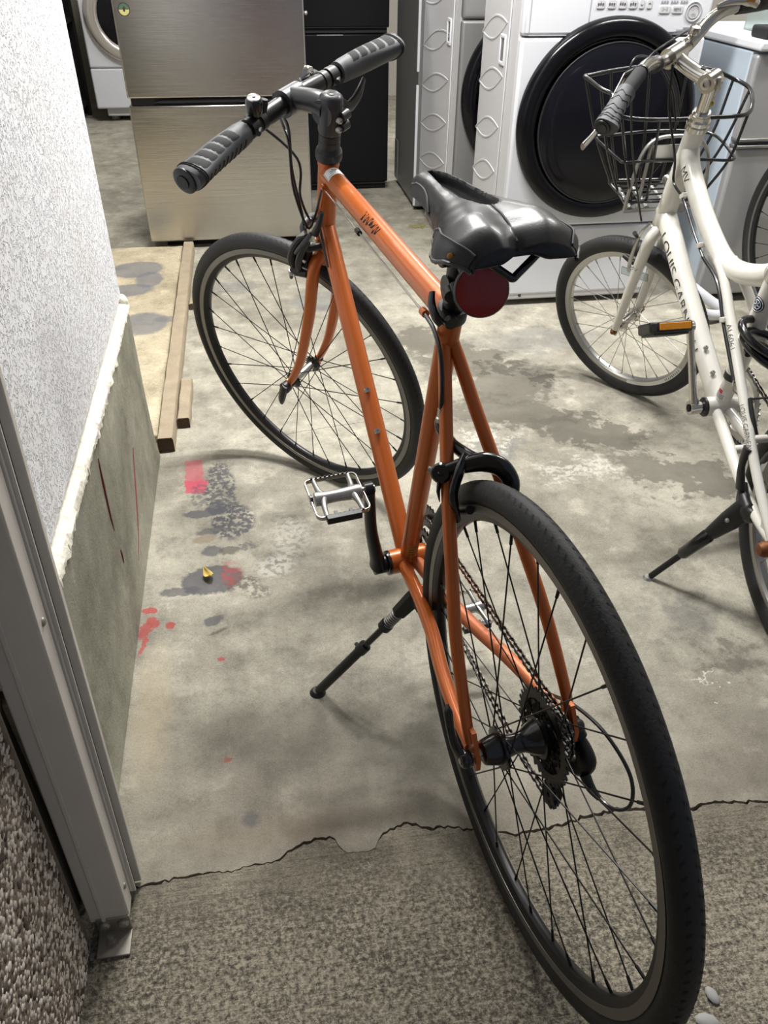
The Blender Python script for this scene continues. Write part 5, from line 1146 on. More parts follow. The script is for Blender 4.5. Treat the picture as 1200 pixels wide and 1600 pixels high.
# kickstand
K0, K1 = P(0.362, 0.018, -0.062), P(0.445, 0.184, -0.3385); kd = (K1 - K0).normalized()
ks = MB(); ks.box((0, 0, 0), (.040, .046, .012), Matrix.Translation(P(0.35, 0.004, -0.062)))
ks.tube([K0 - kd * .020, K0 + kd * .010, K0 + kd * .050, K0 + kd * .052], [.017, .0165, .0145, .010], 8, flat=.8)
kso = ks.build('kickstand', M['black'], OB, 0.001)
MB().tube([K0 + kd * .05, K0 + kd * .17], .0062, 12).build('stand_rod', M['black_gloss'], kso)
spz = [K0 + kd * (.052 + .034 * i / 80) + frame_z(V((0, 0, 0)), kd).to_3x3() @ V((.0098 * math.cos(2 * PI * i / 12), .0098 * math.sin(2 * PI * i / 12), 0)) for i in range(81)]
MB().tube(spz, .0014, 6).build('spring', M['satin'], kso)
MB().tube([K0 + kd * .086, K0 + kd * .098], .0125, 14).build('stand_collar', M['black'], kso)
Lk = (K1 - K0).length
MB().tube([K0 + kd * .165, K0 + kd * .17, K0 + kd * (Lk - .006)], [.0085, .0092, .0092], 14).build('stand_sleeve', M['black'], kso)
MB().tube([K0 + kd * .160, K0 + kd * .178], .0115, 14).tube([K0 + kd * .172 + V((.008, .004, 0)), K0 + kd * .172 + V((.016, .006, 0))], .004, 8).build('stand_clamp', M['black'], kso)
wz = (OBM.inverted().to_3x3() @ V((0, 0, 1))).normalized()
MB().lathe([(.0165, 0), (.0170, .002), (.014, .007), (.0095, .012)], frame_z(K1 - wz * .006, wz), 22).build('stand_foot', M['black'], kso)
for s_ in (1,): MB().ball(P(0.375, 0.020, -0.060), .005, 10, 6).build('stand_bolt', M['satin'], kso)

# ===== white small-wheeled bicycle =====
QW = 0.2603
Wc = V((0.81835, 1.15301, 0.26008)); WF = V((-0.098397, 0.995147, 0)); WU = V((-0.0425814, -0.0042103, 0.9990841)); WL = V((-0.994236, -0.098307, -0.042789))
WBM = root_matrix(WF, WL, WU, Wc - WU * QW)
WB = thing('bicycle', 'white small-wheeled bicycle with front wire basket and grey grips', 'bicycle', WBM)
P = lambda a, l, u: V((a, l, u + QW))
AX = V((-0.3515, 0, 0.9362)).normalized(); A0 = P(0.9226, 0, 0.3457)
FL2 = V((-0.5904, 0.7795, -0.2092)); EF = FL2.cross(AX).normalized(); FL2 = AX.cross(EF).normalized()
S = lambda f, l, s: A0 + EF * f + FL2 * l + AX * s
frm = MB(); BB = P(0.446, 0, 0.050)
frm.tube([P(0.446, -0.036, 0.05), P(0.446, 0.036, 0.05)], 0.0225, 24)
frm.tube([A0 + AX * -0.030, A0 + AX * 0.228], [.0255, .0245, .0235], 26)
frm.tube([P(0.935, 0, 0.352), P(0.684, 0, 0.19), BB], [.0245, .0245, .0235], 24)
ttp = smooth_path([P(0.856, 0, 0.512), P(0.828, 0, 0.472), P(0.727, 0, 0.405), P(0.626, 0, 0.357), P(0.560, 0, 0.340), P(0.49, 0, 0.346), P(0.417, 0, 0.368), P(0.374, 0, 0.388)], 6)
frm.tube(ttp, .0225, 22)
frm.tube([BB, P(0.3685, 0, 0.360)], .0175, 22)
frm.tube([P(0.425, 0, 0.136), P(0.360, 0, 0.392)], [.0200, .0215, .0215], 22)
st_l = lambda s_: [P(0.575, s_ * 0.017, 0.345), P(0.518, s_ * 0.021, 0.318), P(0.39, s_ * 0.035, 0.229), P(0.264, s_ * 0.050, 0.147), P(0.14, s_ * 0.061, 0.059), P(0.03, s_ * 0.068, -0.006)]
for s_ in (1, -1):
    frm.tube(smooth_path(st_l(s_), 4), [.0105, .0105, .0100, .0095], 16)
    frm.tube(smooth_path([P(0.435, s_ * 0.014, 0.045), P(0.34, s_ * 0.027, 0.026), P(0.249, s_ * 0.040, 0.006), P(0.125, s_ * 0.058, -0.010), P(0.02, s_ * 0.068, -0.010)], 5), [.0125, .0125, .012, .010], 16)
    frm.prism([(0.075, 0.012), (0.03, 0.026), (-0.012, 0.006), (-0.016, -0.016), (0.004, -0.022), (0.07, -0.018)], -0.003, 0.003, axes(P(0, s_ * 0.069, 0), (1, 0, 0), (0, 0, 1), (0, -1, 0)))
    frm.tube([P(0.405, s_ * 0.0, 0.244), P(0.398, s_ * 0.034, 0.236)], .009, 12)
    frm.tube([P(0.21, s_ * 0.0, 0.109), P(0.21, s_ * 0.055, 0.109)], .0085, 12)
frm.tube([P(0.31, -.03, 0.018), P(0.31, .03, 0.018)], .010, 12)
wfo = frm.build('frame', M['white_paint'], WB, angle=50)
for a_, u_ in ((0.583, 0.128), (0.533, 0.096)): pass
dtd = (P(0.935, 0, 0.352) - BB).normalized(); dtn = V((-dtd.z, 0, dtd.x)); dtL = (P(0.935, 0, 0.352) - BB).length
for f_ in (0.245, 0.128):
    q = BB + dtd * (dtL * f_) + dtn * .023 + V((0, .010, 0))
    MB().lathe([(.0055, 0), (.0055, .005), (.0035, .007), (.0018, .007), (.0018, .004), (0, .004)], frame_z(q, dtn), 14).build('bottle_bolt', M['satin'], wfo)
std = (P(0.360, 0, 0.392) - BB).normalized()
MB().tube([BB + std * .087, BB + std * .103], .0208, 24).build('seat_tube_band', M['black'], wfo)
wd_n = V((-0.25, 0.93, 0.25)); wd_n = (wd_n - std * wd_n.dot(std)).normalized()
fs_ = on_tube(BB, std, wd_n, .0179); s_o = patch(lambda x, w: fs_(x, w), .030, .058, -.016, .016, 'sticker', M['decal_white'], wfo, 3, 10)
fs2 = on_tube(BB, std, wd_n, .0182)
patch(lambda x, w: fs2(x, w), .046, .056, -.006, .006, 'print', M['decal_red'], s_o, 4, 6)
for k in range(3): patch(lambda x, w: fs2(x, w), .032 + .0045 * k, .0345 + .0045 * k, -.013, .013, 'print', M['wm_line'], s_o, 1, 8)
fb_ = on_tube(BB, std, wd_n, .0218)
ring_ = [fb_(0.286 + .017 * math.cos(a), .017 * math.sin(a)) for a in [2 * PI * i / 28 for i in range(28)]]
bmb = MB(); bmb.add([fb_(0.286, 0)] + [fb_(0.286 + r_ * math.cos(2 * PI * i / 28), r_ * math.sin(2 * PI * i / 28)) for r_ in (.006, .012, .017) for i in range(28)],
    [(0, 1 + i, 1 + (i + 1) % 28) for i in range(28)] + [(1 + q * 28 + i, 1 + (q + 1) * 28 + i, 1 + (q + 1) * 28 + (i + 1) % 28, 1 + q * 28 + (i + 1) % 28) for q in range(2) for i in range(28)])
blue_o = bmb.build('round_sticker', M['decal_blue'], wfo)
fb2 = on_tube(BB, std, wd_n, .0221)
for rr_ in (.0145, .0095): MB().tube([fb2(0.286 + rr_ * math.cos(a), rr_ * math.sin(a)) for a in [2 * PI * i / 28 for i in range(28)]], .0007, 5, closed=True).build('print', M['decal_white'], blue_o)
for k in range(5):
    a = 2 * PI * k / 5 + .4; MB().tube([fb2(0.286 + .002 * math.cos(a), .002 * math.sin(a)), fb2(0.286 + .008 * math.cos(a + .3), .008 * math.sin(a + .3))], .0009, 5).build('print', M['decal_white'], blue_o)
# frame lettering, reading from head to bottom bracket on the left flank
def tube_letters(body, size, p0, d, side, rad, m, width, up_off=0.0, parent=wfo):
    d = d.normalized(); side = (side - d * side.dot(d)).normalized(); upv = side.cross(d)
    # letters run along d; letter tops point to upv
    fn = lambda x, y: p0 + d * x + side * (rad * math.cos((y + up_off) / rad)) + upv * (rad * math.sin((y + up_off) / rad))
    return letters(body, size, fn, 'lettering', m, parent, width)
tube_letters('LOUIS GARNEAU', .036, BB + dtd * (dtL * .555), -dtd, V((0, 1, 0)), .0250, M['decal_black'], .345, up_off=.0005)
sv = (P(0.39, .035, .229) - P(0.518, .021, .318)).normalized()
tube_letters('AL6061', .017, P(0.405, .0333, .2395), sv, V((-.3, .9, .4)), .0107, M['decal_black'], .060)
sv2 = (P(0.14, .061, .059) - P(0.264, .050, .147)).normalized()
tube_letters('LOUIS GARNEAU', .016, P(0.228, .0531, .1215), sv2, V((-.3, .9, .4)), .0116, M['decal_black'], .105)
tv = (P(0.727, 0, .405) - P(0.828, 0, .472)).normalized()
tube_letters('MV', .030, P(0.812, 0, .4614), tv, V((0, .95, .3)), .0228, M['decal_black'], .040, up_off=-.002)
mvb = MB()
# fork, steerer, headset
fk = MB(); fk.tube([S(0, 0, -.030), S(0, 0, -.055)], [.0235, .021], 20)
for s_ in (-1, 1):
    fk.tube(smooth_path([S(0.0, s_ * .012, -.040), S(0, s_ * .036, -.056), S(0, s_ * .046, -.085), S(0.002, s_ * .050, -.18), S(0.004, s_ * .053, -.30), S(0.005, s_ * .055, -.372)], 5), [.0155, .0165, .0160, .0145, .0125, .0105], 16)
    fk.prism([(.012, .02), (-.012, .02), (-.010, -.014), (.010, -.014)], -.0035, .0035, axes(S(0.005, s_ * .055, -.380), EF, AX, -FL2))
wfk = fk.build('fork', M['white_paint'], WB, angle=50)
fk_d = -AX; tube_letters('MV', .017, S(0.001, .048, -.135), AX.cross(V((0, 1, 0))).normalized() * 0 - FL2 * 0 + -AX * 0 + (EF * -1.0), (FL2 * .8 - EF * .0 + AX * 0), .030, M['decal_black'], .024, parent=wfk)
hs = MB(); T = axes(A0, EF, FL2, AX)
hs.lathe([(.0235, .226), (.0265, .228), (.0268, .238), (.0245, .240), (.0255, .242), (.0255, .250), (.0215, .254)], T, 8 if False else 28)
hs.lathe([(.0262, .2285), (.0272, .2295), (.0272, .2375), (.0262, .2385)], T, 8); hs.lathe([(.0215, .252), (.0230, .253), (.0230, .262), (.0200, .264)], T, 8)
hs.lathe([(.0205, .262), (.0215, .266), (.0190, .270), (.0140, .270)], T, 26); hs.build('headset', M['silver'], WB, angle=30)
MB().tube([S(0, 0, -.030), S(0, 0, -.036)], .0262, 26).build('headset_race', M['silver'], WB)
stm = MB(); stm.tube(smooth_path([S(0, 0, .262), S(0, 0, .295), S(0.001, 0, .322), S(0.006, 0, .338)], 4), [.0140, .0146, .0165, .0190], 20)
stm.tube([S(0.006, -.019, .335), S(0.006, .019, .335)], .0205, 22)
stm.tube(smooth_path([S(0.008, 0, .336), S(0.045, 0, .338), S(0.085, 0, .345), S(0.108, 0, .352)], 4), [.0185, .0165, .0160, .0180], 18)
stm.tube([S(0.108, -.024, .352), S(0.108, .024, .352)], .0215, 22)
sto = stm.build('stem', M['silver'], WB, angle=50)
MB().lathe([(.0115, 0), (.0115, .003), (.008, .004), (.005, .004), (.005, .001), (0, .001)], frame_z(S(0.006, .019, .335), FL2), 20).build('joint_bolt', M['satin'], sto)
MB().tube([S(-0.010, 0, .350), S(-.016, 0, .330), S(-.012, 0, .308)], [.007, .009, .004], 12, flat=.6).build('stem_cap', M['satin'], sto)
MB().box((0.03, 0, .354), (.012, .012, .002), T).build('stem_slot', M['rubber_black'], sto)
MB().ball(S(-0.0115, -.002, .292), .007, 10, 6).build('paint_mark', M['yellow_tape'], sto)
# swept riser handlebar
barL = [S(0.108, 0, .352), S(0.108, .045, .353), S(0.106, .075, .362), S(0.101, .110, .378), S(0.094, .145, .386), S(0.080, .185, .392)]
barR = [S(0.108, 0, .352), S(0.108, -.045, .353), S(0.106, -.075, .368), S(0.101, -.105, .392), S(0.094, -.145, .402), S(0.080, -.185, .404)]
gL = [S(0.083, .178, .392), S(0.062, .258, .388), S(0.043, .330, .376), S(0.036, .362, .370)]
gR = [S(0.083, -.178, .404), S(0.062, -.240, .402), S(0.045, -.305, .396), S(0.038, -.330, .394)]
hb = smooth_path(list(reversed(barL))[:-1] + barR, 5)
MB().tube([gL[2], gL[1]] + hb + [gR[1], gR[2]], .0134, 16).build('handlebar', M['silver'], WB)
def wgrip(g, s_):
    n, k = 18, 18; pth = smooth_path(g[1:], 9); n = len(pth) - 1; vs = []
    back = (-EF * .95 + AX * .2).normalized()
    def sf(t, a, off=0):
        i = min(n, int(t * n)); c = pth[i]; d = (pth[min(n, i + 1)] - pth[max(0, i - 1)]).normalized()
        x = (back - d * back.dot(d)).normalized(); y = d.cross(x); ca, sa = math.cos(a), math.sin(a)
        b_ = .0195 if t > .05 else .0205
        return c + x * ((b_ + .020 * max(0, t - .25) * (max(0, ca) ** 1.5) + off) * ca) + y * ((b_ + off) * sa)
    for i in range(n + 1):
        for j in range(k): vs.append(sf(i / n, 2 * PI * j / k))
    fs = [(i * k + j, i * k + (j + 1) % k, (i + 1) * k + (j + 1) % k, (i + 1) * k + j) for i in range(n) for j in range(k)] + [tuple(range(k)), tuple(n * k + j for j in range(k - 1, -1, -1))]
    mb = MB(); mb.add(vs, fs); o = mb.build('grip', M['grip'], WB, angle=50)
    for q in range(6):
        for a0, a1 in ((-.9, .3), (.3, 1.5), (1.5, 2.6)):
            MB().tube([sf(min(1, .12 + q * .14 + (.05 if v_ == 1 else 0)), a0 + (a1 - a0) * v_ / 2, .0004) for v_ in range(3)], .0009, 5).build('grip_line', M['grip_dark'], o)
    e = pth[-1]; d = (pth[-1] - pth[-2]).normalized()
    MB().tube([e + d * .0005, e + d * .003], [.0165, .016], 18).build('end_ring', M['black'], o)
    MB().tube([e + d * .002, e + d * .0045], .0095, 16).build('bar_end', M['grey_alloy'], o)
wgrip(gL, 1); wgrip(gR, -1)
MB().tube([gL[0], gL[1]], .0155, 16).build('grip_collar', M['grip_dark'], WB)
MB().tube(smooth_path([gR[0], gR[0].lerp(gR[1], .5), gR[1], gR[1].lerp(gR[2], .3)], 3), [.0165, .019, .0205, .0195], 18).build('twist_shifter', M['black'], WB)
ml = lambda t: gR[0].lerp(gR[1], t)
MB().tube(smooth_path([ml(-.9) + AX * .010, ml(-.3) + AX * .018 - EF * .006, ml(.25) + AX * .016 - EF * .010, ml(.6) + AX * .004 - EF * .016], 4), [.004, .010, .016, .010], 16, flat=.75).build('shifter_display', M['silver'], WB)
MB().tube([ml(.0) + AX * .019 - EF * .018, ml(.32) + AX * .017 - EF * .020], [.004, .007], 10, flat=.6).build('gear_window', M['decal_gold'], WB)
bl_ = MB(); bl_.tube([barL[-1].lerp(gL[0], .2), gL[0]], .0165, 16); bl_.tube([barL[-1] + EF * .012, barL[-1] + EF * .030 - AX * .014], [.009, .007], 12); bl_.tube([barL[-2] + EF * .020 - AX * .018, barL[-2] + EF * .024 - AX * .030 - FL2 * .03], [.009, .006], 10); bl_.build('brake_lever_mount', M['black_alloy'], WB)
MB().tube(smooth_path([barL[-1] + EF * .034 - AX * .016, gL[1] + EF * .030 - AX * .040, gL[2] + EF * .024 - AX * .042, gL[3] + EF * .012 - AX * .030 + FL2 * .040], 5), [.006, .0070, .0065, .0075], 12, flat=.6).build('brake_lever', M['silver'], WB)
MB().tube(smooth_path([barR[-1] + EF * .034 - AX * .016, gR[1] + EF * .040 - AX * .022, gR[2] + EF * .036 - AX * .022], 5), [.006, .0070, .0065], 12, flat=.6).build('brake_lever', M['silver'], WB)
bp_ = S(0.102, .066, .366)
MB().tube([barL[2] - FL2 * .004, barL[2] + FL2 * .012], .0165, 16).build('bar_clamp', M['black'], WB)
be_ = MB(); be_.tube([S(0.108, -.052, .358), S(0.107, -.066, .364)], .0150, 14); be_.lathe([(.004, .006), (.012, .010), (.0135, .018), (.011, .026), (0, .029)], axes(S(0.107, -.06, .368), EF, FL2, AX), 20); be_.build('bell', M['silver'], WB)
# cables of the white bicycle
cable([barL[-1] + EF * .028 - AX * .014, S(0.112, .166, .352), S(0.118, .164, .380), S(0.122, .142, .394), S(0.117, .098, .380), S(0.105, .045, .342), S(0.075, .020, .290), S(0.045, .022, .235)], .0026, par=WB)
cable([barR[-1] + EF * .030 - AX * .012, S(0.128, -.14, .372), S(0.145, -.06, .356), S(0.150, .022, .346), S(0.148, .070, .316), S(0.140, .075, .262), S(0.110, .062, .150), S(0.065, .045, .03), S(0.042, .035, -.03)], .0026, par=WB)
cable([S(0.09, .03, .35), S(0.06, .045, .27), S(0.01, .040, .17), P(0.858, .024, .438), P(0.780, .027, .418), P(0.700, .027, .372), P(0.625, .027, .334)], .0032, par=WB)
cable([P(0.625, .027, .334), P(0.53, .031, .312), P(0.45, .040, .256), P(0.38, .046, .208), P(0.335, .050, .178)], .0040, par=WB)
cable([P(0.335, .050, .178), P(0.325, .054, .165), P(0.318, .050, .158), P(0.30, .030, .150)], .0018, m='inner_cable', par=WB)
for a_, l_, u_ in ((0.79, .0245, .424), (0.655, .0255, .351), (0.452, .0385, .260)): MB().box((0, 0, 0), (.020, .012, .012), Matrix.Translation(P(a_, l_, u_)) @ Matrix.Rotation(.5, 4, 'Y')).build('cable_clip', M['white_paint'], WB, 0.002)
cable([P(0.900, -.030, .47), P(0.935, -.034, .40), P(0.948, -.030, .355), P(0.94, -.03, .325), P(0.92, -.03, .33)], .0024, par=WB)
# white bicycle wheels
WM_ = dict(rim=M['satin'], tire=M['tire'], track=M['track'], spoke=M['satin'])
W_RIM = [(0.2205, .0125), (0.2205, -.0125), (0.2060, -.0120), (0.2020, -.006), (0.2020, .006), (0.2060, .0120)]
MRW = Matrix.Translation(P(0, 0, 0)); MFW = axes(P(1.065, -0.0043, -0.007), (0.7935, 0.608, 0.026), (-0.5904, 0.7795, -0.2092), (-0.1475, 0.1506, 0.9775))
def whub(Mx, w_, rust):
    def f(par):
        T = Mx @ frame_z(V((0, w_, 0)), (0, -1, 0))
        MB().lathe([(.009, 0), (.011, .004), (.021, .006), (.021, .009), (.013, .013), (.012, w_), (.013, 2 * w_ - .013), (.021, 2 * w_ - .009), (.021, 2 * w_ - .006), (.011, 2 * w_ - .004), (.009, 2 * w_)], T, 26).build('hub', M['silver'], par)
        for s_ in (1, -1):
            MB().lathe([(.011, 0), (.011, .009), (.006, .011), (.006, .017), (0, .017)], Mx @ frame_z(V((0, s_ * (w_ + .022), 0)), (0, s_, 0)), 6).build('axle_nut', M['rust'], par)
        MB().tube([Mx @ V((0, -w_ - .03, 0)), Mx @ V((0, w_ + .03, 0))], .0048, 10).build('axle', M['rust'], par)
    return f
make_wheel(WB, 'front_wheel', MFW, QW, 0.0231, 28, W_RIM, None, WM_, .019, .030, whub(MFW, .040, True), phase=.05, inner_r=.203, spoke_r=.0010)
fr_ = [o for o in WB.children if o.name.startswith('front_wheel')][-1]
# pale rim label with rubbed marks
lb = MB(); n_ = 24; vs = []
for i in range(n_ + 1):
    a = math.radians(205 + 60 * i / n_)
    for r_ in (.2065, .2190): vs.append(MFW @ V((r_ * math.cos(a), .0129, r_ * math.sin(a))))
lb.add(vs, [(2 * i, 2 * i + 1, 2 * i + 3, 2 * i + 2) for i in range(n_)]); lbo = lb.build('rim_label', M['decal_white'], fr_)
mk = MB(); r = random.Random(21)
for k in range(9):
    a = math.radians(208 + k * 2.1 + r.uniform(-.4, .4)); mk.tube([MFW @ V(((.2105 + r.uniform(-.002, .002)) * math.cos(a), .0132, .2105 * math.sin(a))), MFW @ V(((.216 + r.uniform(-.002, .001)) * math.cos(a + .012), .0132, .216 * math.sin(a + .012)))], .0009, 5)
mk.build('print', M['decal_black'], lbo)
MB().box((0, 0, 0), (.085, .004, .022), MFW @ Matrix.Translation((-0.02, .012, .165))).build('spoke_reflector', M['clear'], fr_)
make_wheel(WB, 'rear_wheel', MRW, QW, 0.0231, 28, W_RIM, None, WM_, .022, .034, whub(MRW, .052, True), phase=.02, inner_r=.203, spoke_r=.0010)
MB().lathe([(.015, 0), (.0155, .024), (.011, .032), (.004, .034), (0, .034)], frame_z(P(0, .080, 0), (0, 1, 0)), 18).build('axle_cap', M['rust'], WB)
# front V-brake
vb = MB()
for s_ in (1, -1):
    vb.tube(smooth_path([S(0.030, s_ * .037, -.185), S(0.034, s_ * .040, -.155), S(0.036, s_ * .036, -.115), S(0.036, s_ * .030, -.078)], 4), [.006, .0075, .0065, .005], 10, flat=.7)
vbo = vb.build('front_brake', M['satin'], WB)
for s_ in (1, -1): MB().tube([S(0.015, s_ * .022, -.165), S(0.040, s_ * .022, -.165), S(0.066, s_ * .021, -.163)], [.006, .0085, .006], 10).build('brake_pad', M['black'], vbo)
MB().tube(smooth_path([S(0.037, .032, -.078), S(0.037, .018, -.064), S(0.037, -.012, -.060)], 4), .0035, 8).build('brake_noodle', M['silver'], vbo)
MB().tube([S(0.037, .040, -.074), S(0.037, .062, -.050)], [.0045, .006], 10).build('cable_boot', M['black'], vbo)
# carrier and basket on the head tube
def bas(a, l, u): return P(a, l, u)
wr = lambda pts, r_=.0032, nm='wire', m='basket_black', closed=False, k=5: MB().tube(smooth_path(pts, k, closed), r_, 9, closed=closed).build(nm, M[m], bk)
bk = bpy.data.objects.new('basket', MB().tube(smooth_path([P(0.94, .140, .571), P(0.94, .08, .563), P(0.94, 0, .560), P(0.94, -.08, .560), P(0.945, -.140, .559), P(0.965, -.182, .560), P(1.01, -.210, .574), P(1.06, -.222, .596), P(1.10, -.215, .606), P(1.115, -.200, .612),
    P(1.125, -.15, .632), P(1.13, -.08, .646), P(1.13, 0.0, .650), P(1.13, .10, .644), P(1.125, .170, .636), P(1.115, .190, .636), P(1.09, .190, .634), P(1.02, .178, .622), P(0.965, .168, .618), P(0.95, .160, .602), P(0.94, .150, .580)], 4, True), .0050, 10, closed=True).mesh('basket', M['basket_black'])); col.objects.link(bk); bk.parent = WB
wr([P(0.955, .115, .465), P(0.95, .06, .466), P(0.95, -.08, .462), P(0.955, -.160, .456), P(1.00, -.178, .462), P(1.10, -.170, .485), P(1.12, -.10, .494), P(1.12, .0, .498), P(1.12, .10, .494), P(1.115, .142, .492), P(1.06, .138, .482), P(0.98, .128, .470)], .0038, closed=True)
wr([P(0.965, .080, .365), P(0.965, -.10, .362), P(1.0, -.12, .366), P(1.10, -.115, .374), P(1.11, 0, .378), P(1.11, .085, .380), P(1.08, .095, .376), P(1.0, .09, .368)], .0038, closed=True)
for (t, m_, b_) in ((( .945, .145, .575), (.958, .112, .465), (.968, .078, .366)), ((.94, .05, .561), (.95, .045, .465), (.966, .04, .364)), ((.94, -.06, .560), (.95, -.06, .462), (.966, -.05, .363)), ((.965, -.182, .560), (.965, -.158, .456), (.985, -.112, .364)),
                    ((1.06, -.222, .596), (1.05, -.176, .472), (1.05, -.118, .370)), ((1.115, -.200, .612), (1.105, -.168, .485), (1.10, -.112, .374)), ((1.128, -.08, .646), (1.12, -.07, .496), (1.11, -.05, .377)), ((1.13, .02, .650), (1.12, .01, .498), (1.11, .01, .378)), ((1.128, .12, .642), (1.12, .10, .494), (1.11, .07, .380)), ((1.115, .190, .636), (1.115, .142, .492), (1.10, .092, .379)), ((1.02, .178, .622), (1.04, .136, .480), (1.04, .092, .372))):
    wr([P(*t), P(*m_), P(*b_)], .0037)
for k in range(4): wr([P(0.97 + k * .035, .082, .366 + k * .003), P(0.97 + k * .035, -.108, .366 + k * .003)], .0027, k=2)
cp = bpy.data.objects.new('carrier', MB().tube(smooth_path([P(0.968, .095, .340), P(0.966, .088, .40), P(0.963, .075, .470), P(0.960, .055, .505), P(0.958, .025, .518), P(0.957, -.03, .518), P(0.958, -.07, .508), P(0.961, -.098, .470), P(0.965, -.110, .40), P(0.968, -.112, .345)], 5), .0062, 12, flat=.7).mesh('carrier', M['satin'])); col.objects.link(cp); cp.parent = WB
for l0, l1 in ((.050, .062), (-.065, -.078)): MB().tube([P(0.962, l0, .512), P(0.967, l1, .345)], .0080, 12, flat=.45).build('carrier_leg', M['satin'], cp)
MB().box((0.958, -.008, .480 + QW), (.004, .120, .040)).build('carrier_plate', M['satin'], cp, 0.001)
MB().tube([P(0.966, .098, .342), P(0.966, -.115, .345)], .0052, 10).build('carrier_bar', M['satin'], cp)
for l_ in (.080, .035, -.02, -.07): MB().tube([P(0.968, l_, .346), P(1.10, l_ * .9, .366)], .0070, 12).build('carrier_tube', M['satin'], cp)
cb_ = MB(); cb_.tube([S(0.0, 0, .05), P(0.962, 0, .42)], .010, 12); cb_.tube([P(0.905, -.03, .36), P(0.955, -.045, .356)], .011, 12); cb_.build('carrier_bracket', M['satin'], cp)
# cranks and pedals
e = P(0.513, .080, .221); c = P(0.446, .062, .050)
mb = MB(); mb.tube(smooth_path([c, c.lerp(e, .15), c.lerp(e, .5), c.lerp(e, .9), e], 4), [.0150, .0125, .0105, .0105, .0125], 16, flat=.75)
mb.tube([P(0.446, .030, .05), P(0.446, .074, .05)], [.012, .017], 18); mb.tube([e - V((0, .008, 0)), e + V((0, .008, 0))], .0125, 18)
wca = mb.build('crank_arm', M['silver'], WB, angle=50)
MB().lathe([(.009, 0), (.009, .002), (0, .002)], frame_z(P(0.446, .074, .05), (0, 1, 0)), 18).build('crank_bolt', M['rubber_black'], wca)
MB().lathe([(.0225, .036), (.0225, .041), (.019, .044)], frame_z(P(0.446, 0, .05), (0, 1, 0)), 26).build('bottom_bracket_cup', M['black'], WB)
T = axes(P(0.513, .138, .221), V((math.cos(-.50), 0, math.sin(-.50))), (0, 1, 0), V((-math.sin(-.50), 0, math.cos(-.50))))
pd = MB(); pd.prism([(-.042, -.046), (.042, -.046), (.046, -.03), (.046, .034), (.034, .048), (-.034, .048), (-.046, .034), (-.046, -.03)], -.012, .012, T); pd.tube([T @ V((0, -.058, 0)), T @ V((0, .045, 0))], .008, 12)
wpo = pd.build('pedal', M['black'], WB, 0.004)
MB().box((-.0475, -.004, .001), (.004, .070, .015), T).build('pedal_reflector', M['amber'], wpo, 0.001)
MB().box((0.0, 0.0, -.014), (.070, .080, .006), T).build('pedal_sole', M['grip'], wpo, 0.002)
e2 = P(0.379, -.080, -.121); c2 = P(0.446, -.062, .050)
MB().tube([c2, c2.lerp(e2, .5), e2], [.015, .0105, .0125], 14, flat=.7).build('crank_arm', M['silver'], WB)
T = axes(P(0.379, -.138, -.121), (1, 0, 0), (0, 1, 0), (0, 0, 1)); MB().prism([(-.042, -.046), (.042, -.046), (.046, .0), (.042, .046), (-.042, .046), (-.046, 0)], -.012, .012, T).build('pedal', M['black'], WB, 0.004)
gear(0.086, 44, 0, .003, True, 'chainring', M['satin'], WB, cen=P(0.446, -.046, .05)); gear(0.034, 16, 0, .003, False, 'sprocket', M['cog'], WB, cen=P(0, -.046, 0), hole=.014)
runw = arc((0, 0), 0.034, math.radians(100), math.radians(260), -.046, 8); arcz = [V((0.446 + .086 * math.cos(math.radians(-80 + 170 * i / 16)), -.046, .05 + QW + .086 * math.sin(math.radians(-80 + 170 * i / 16)))) for i in range(17)]
runw = [V((p.x, p.y, p.z - RW + QW)) for p in runw] + arcz
lkw = resample(runw, .0127); ch = MB()
for i in range(len(lkw)):
    a, b = lkw[i], lkw[(i + 1) % len(lkw)]; d = b - a
    if d.length > .03: continue
    T = axes(a, d.normalized(), (0, 1, 0), d.normalized().cross(V((0, 1, 0))))
    for s_ in (-1, 1): ch.prism([(-.004, 0), (0, .004), (.0127, .004), (.0167, 0), (.0127, -.004), (0, -.004)], -.0005, .0005, T @ axes((0, s_ * (.0034 if i % 2 else .0024), 0), (1, 0, 0), (0, 0, 1), (0, -1, 0)))
ch.build('chain', M['chain'], WB, kind='stuff')
# rear V-brake hints and seat post
rvb = MB()
for s_ in (1, -1): rvb.tube(smooth_path([P(0.215, s_ * .040, .105), P(0.235, s_ * .046, .135), P(0.270, s_ * .044, .170)], 4), [.007, .0075, .005], 10, flat=.7)
rvb.tube([P(0.27, .046, .168), P(0.27, -.046, .168)], .0022, 8); rvo = rvb.build('rear_brake', M['black'], WB)
for s_ in (1, -1): MB().tube([P(0.20, s_ * .022, .06), P(0.185, s_ * .022, .085), P(0.165, s_ * .021, .105)], [.006, .0085, .006], 10).build('brake_pad', M['black'], rvo)
MB().tube([P(0.362, 0, .385), P(0.318, 0, .56)], .0135, 18).build('seatpost', M['satin'], WB)
MB().tube([P(0.364, 0, .380), P(0.358, 0, .402)], .0235, 20).build('seat_clamp', M['silver'], WB)
mb = MB(); sp_ = []
for i in range(9):
    t_ = i / 8; w_ = [.078, .085, .075, .05, .036, .03, .026, .024, .016][i]; sp_.append([P(0.19 + .27 * t_, w_ * k, .600 - .02 * k * k) for k in (-1, -.5, 0, .5, 1)] + [P(0.19 + .27 * t_, w_ * k * .9, .560) for k in (1, 0, -1)])
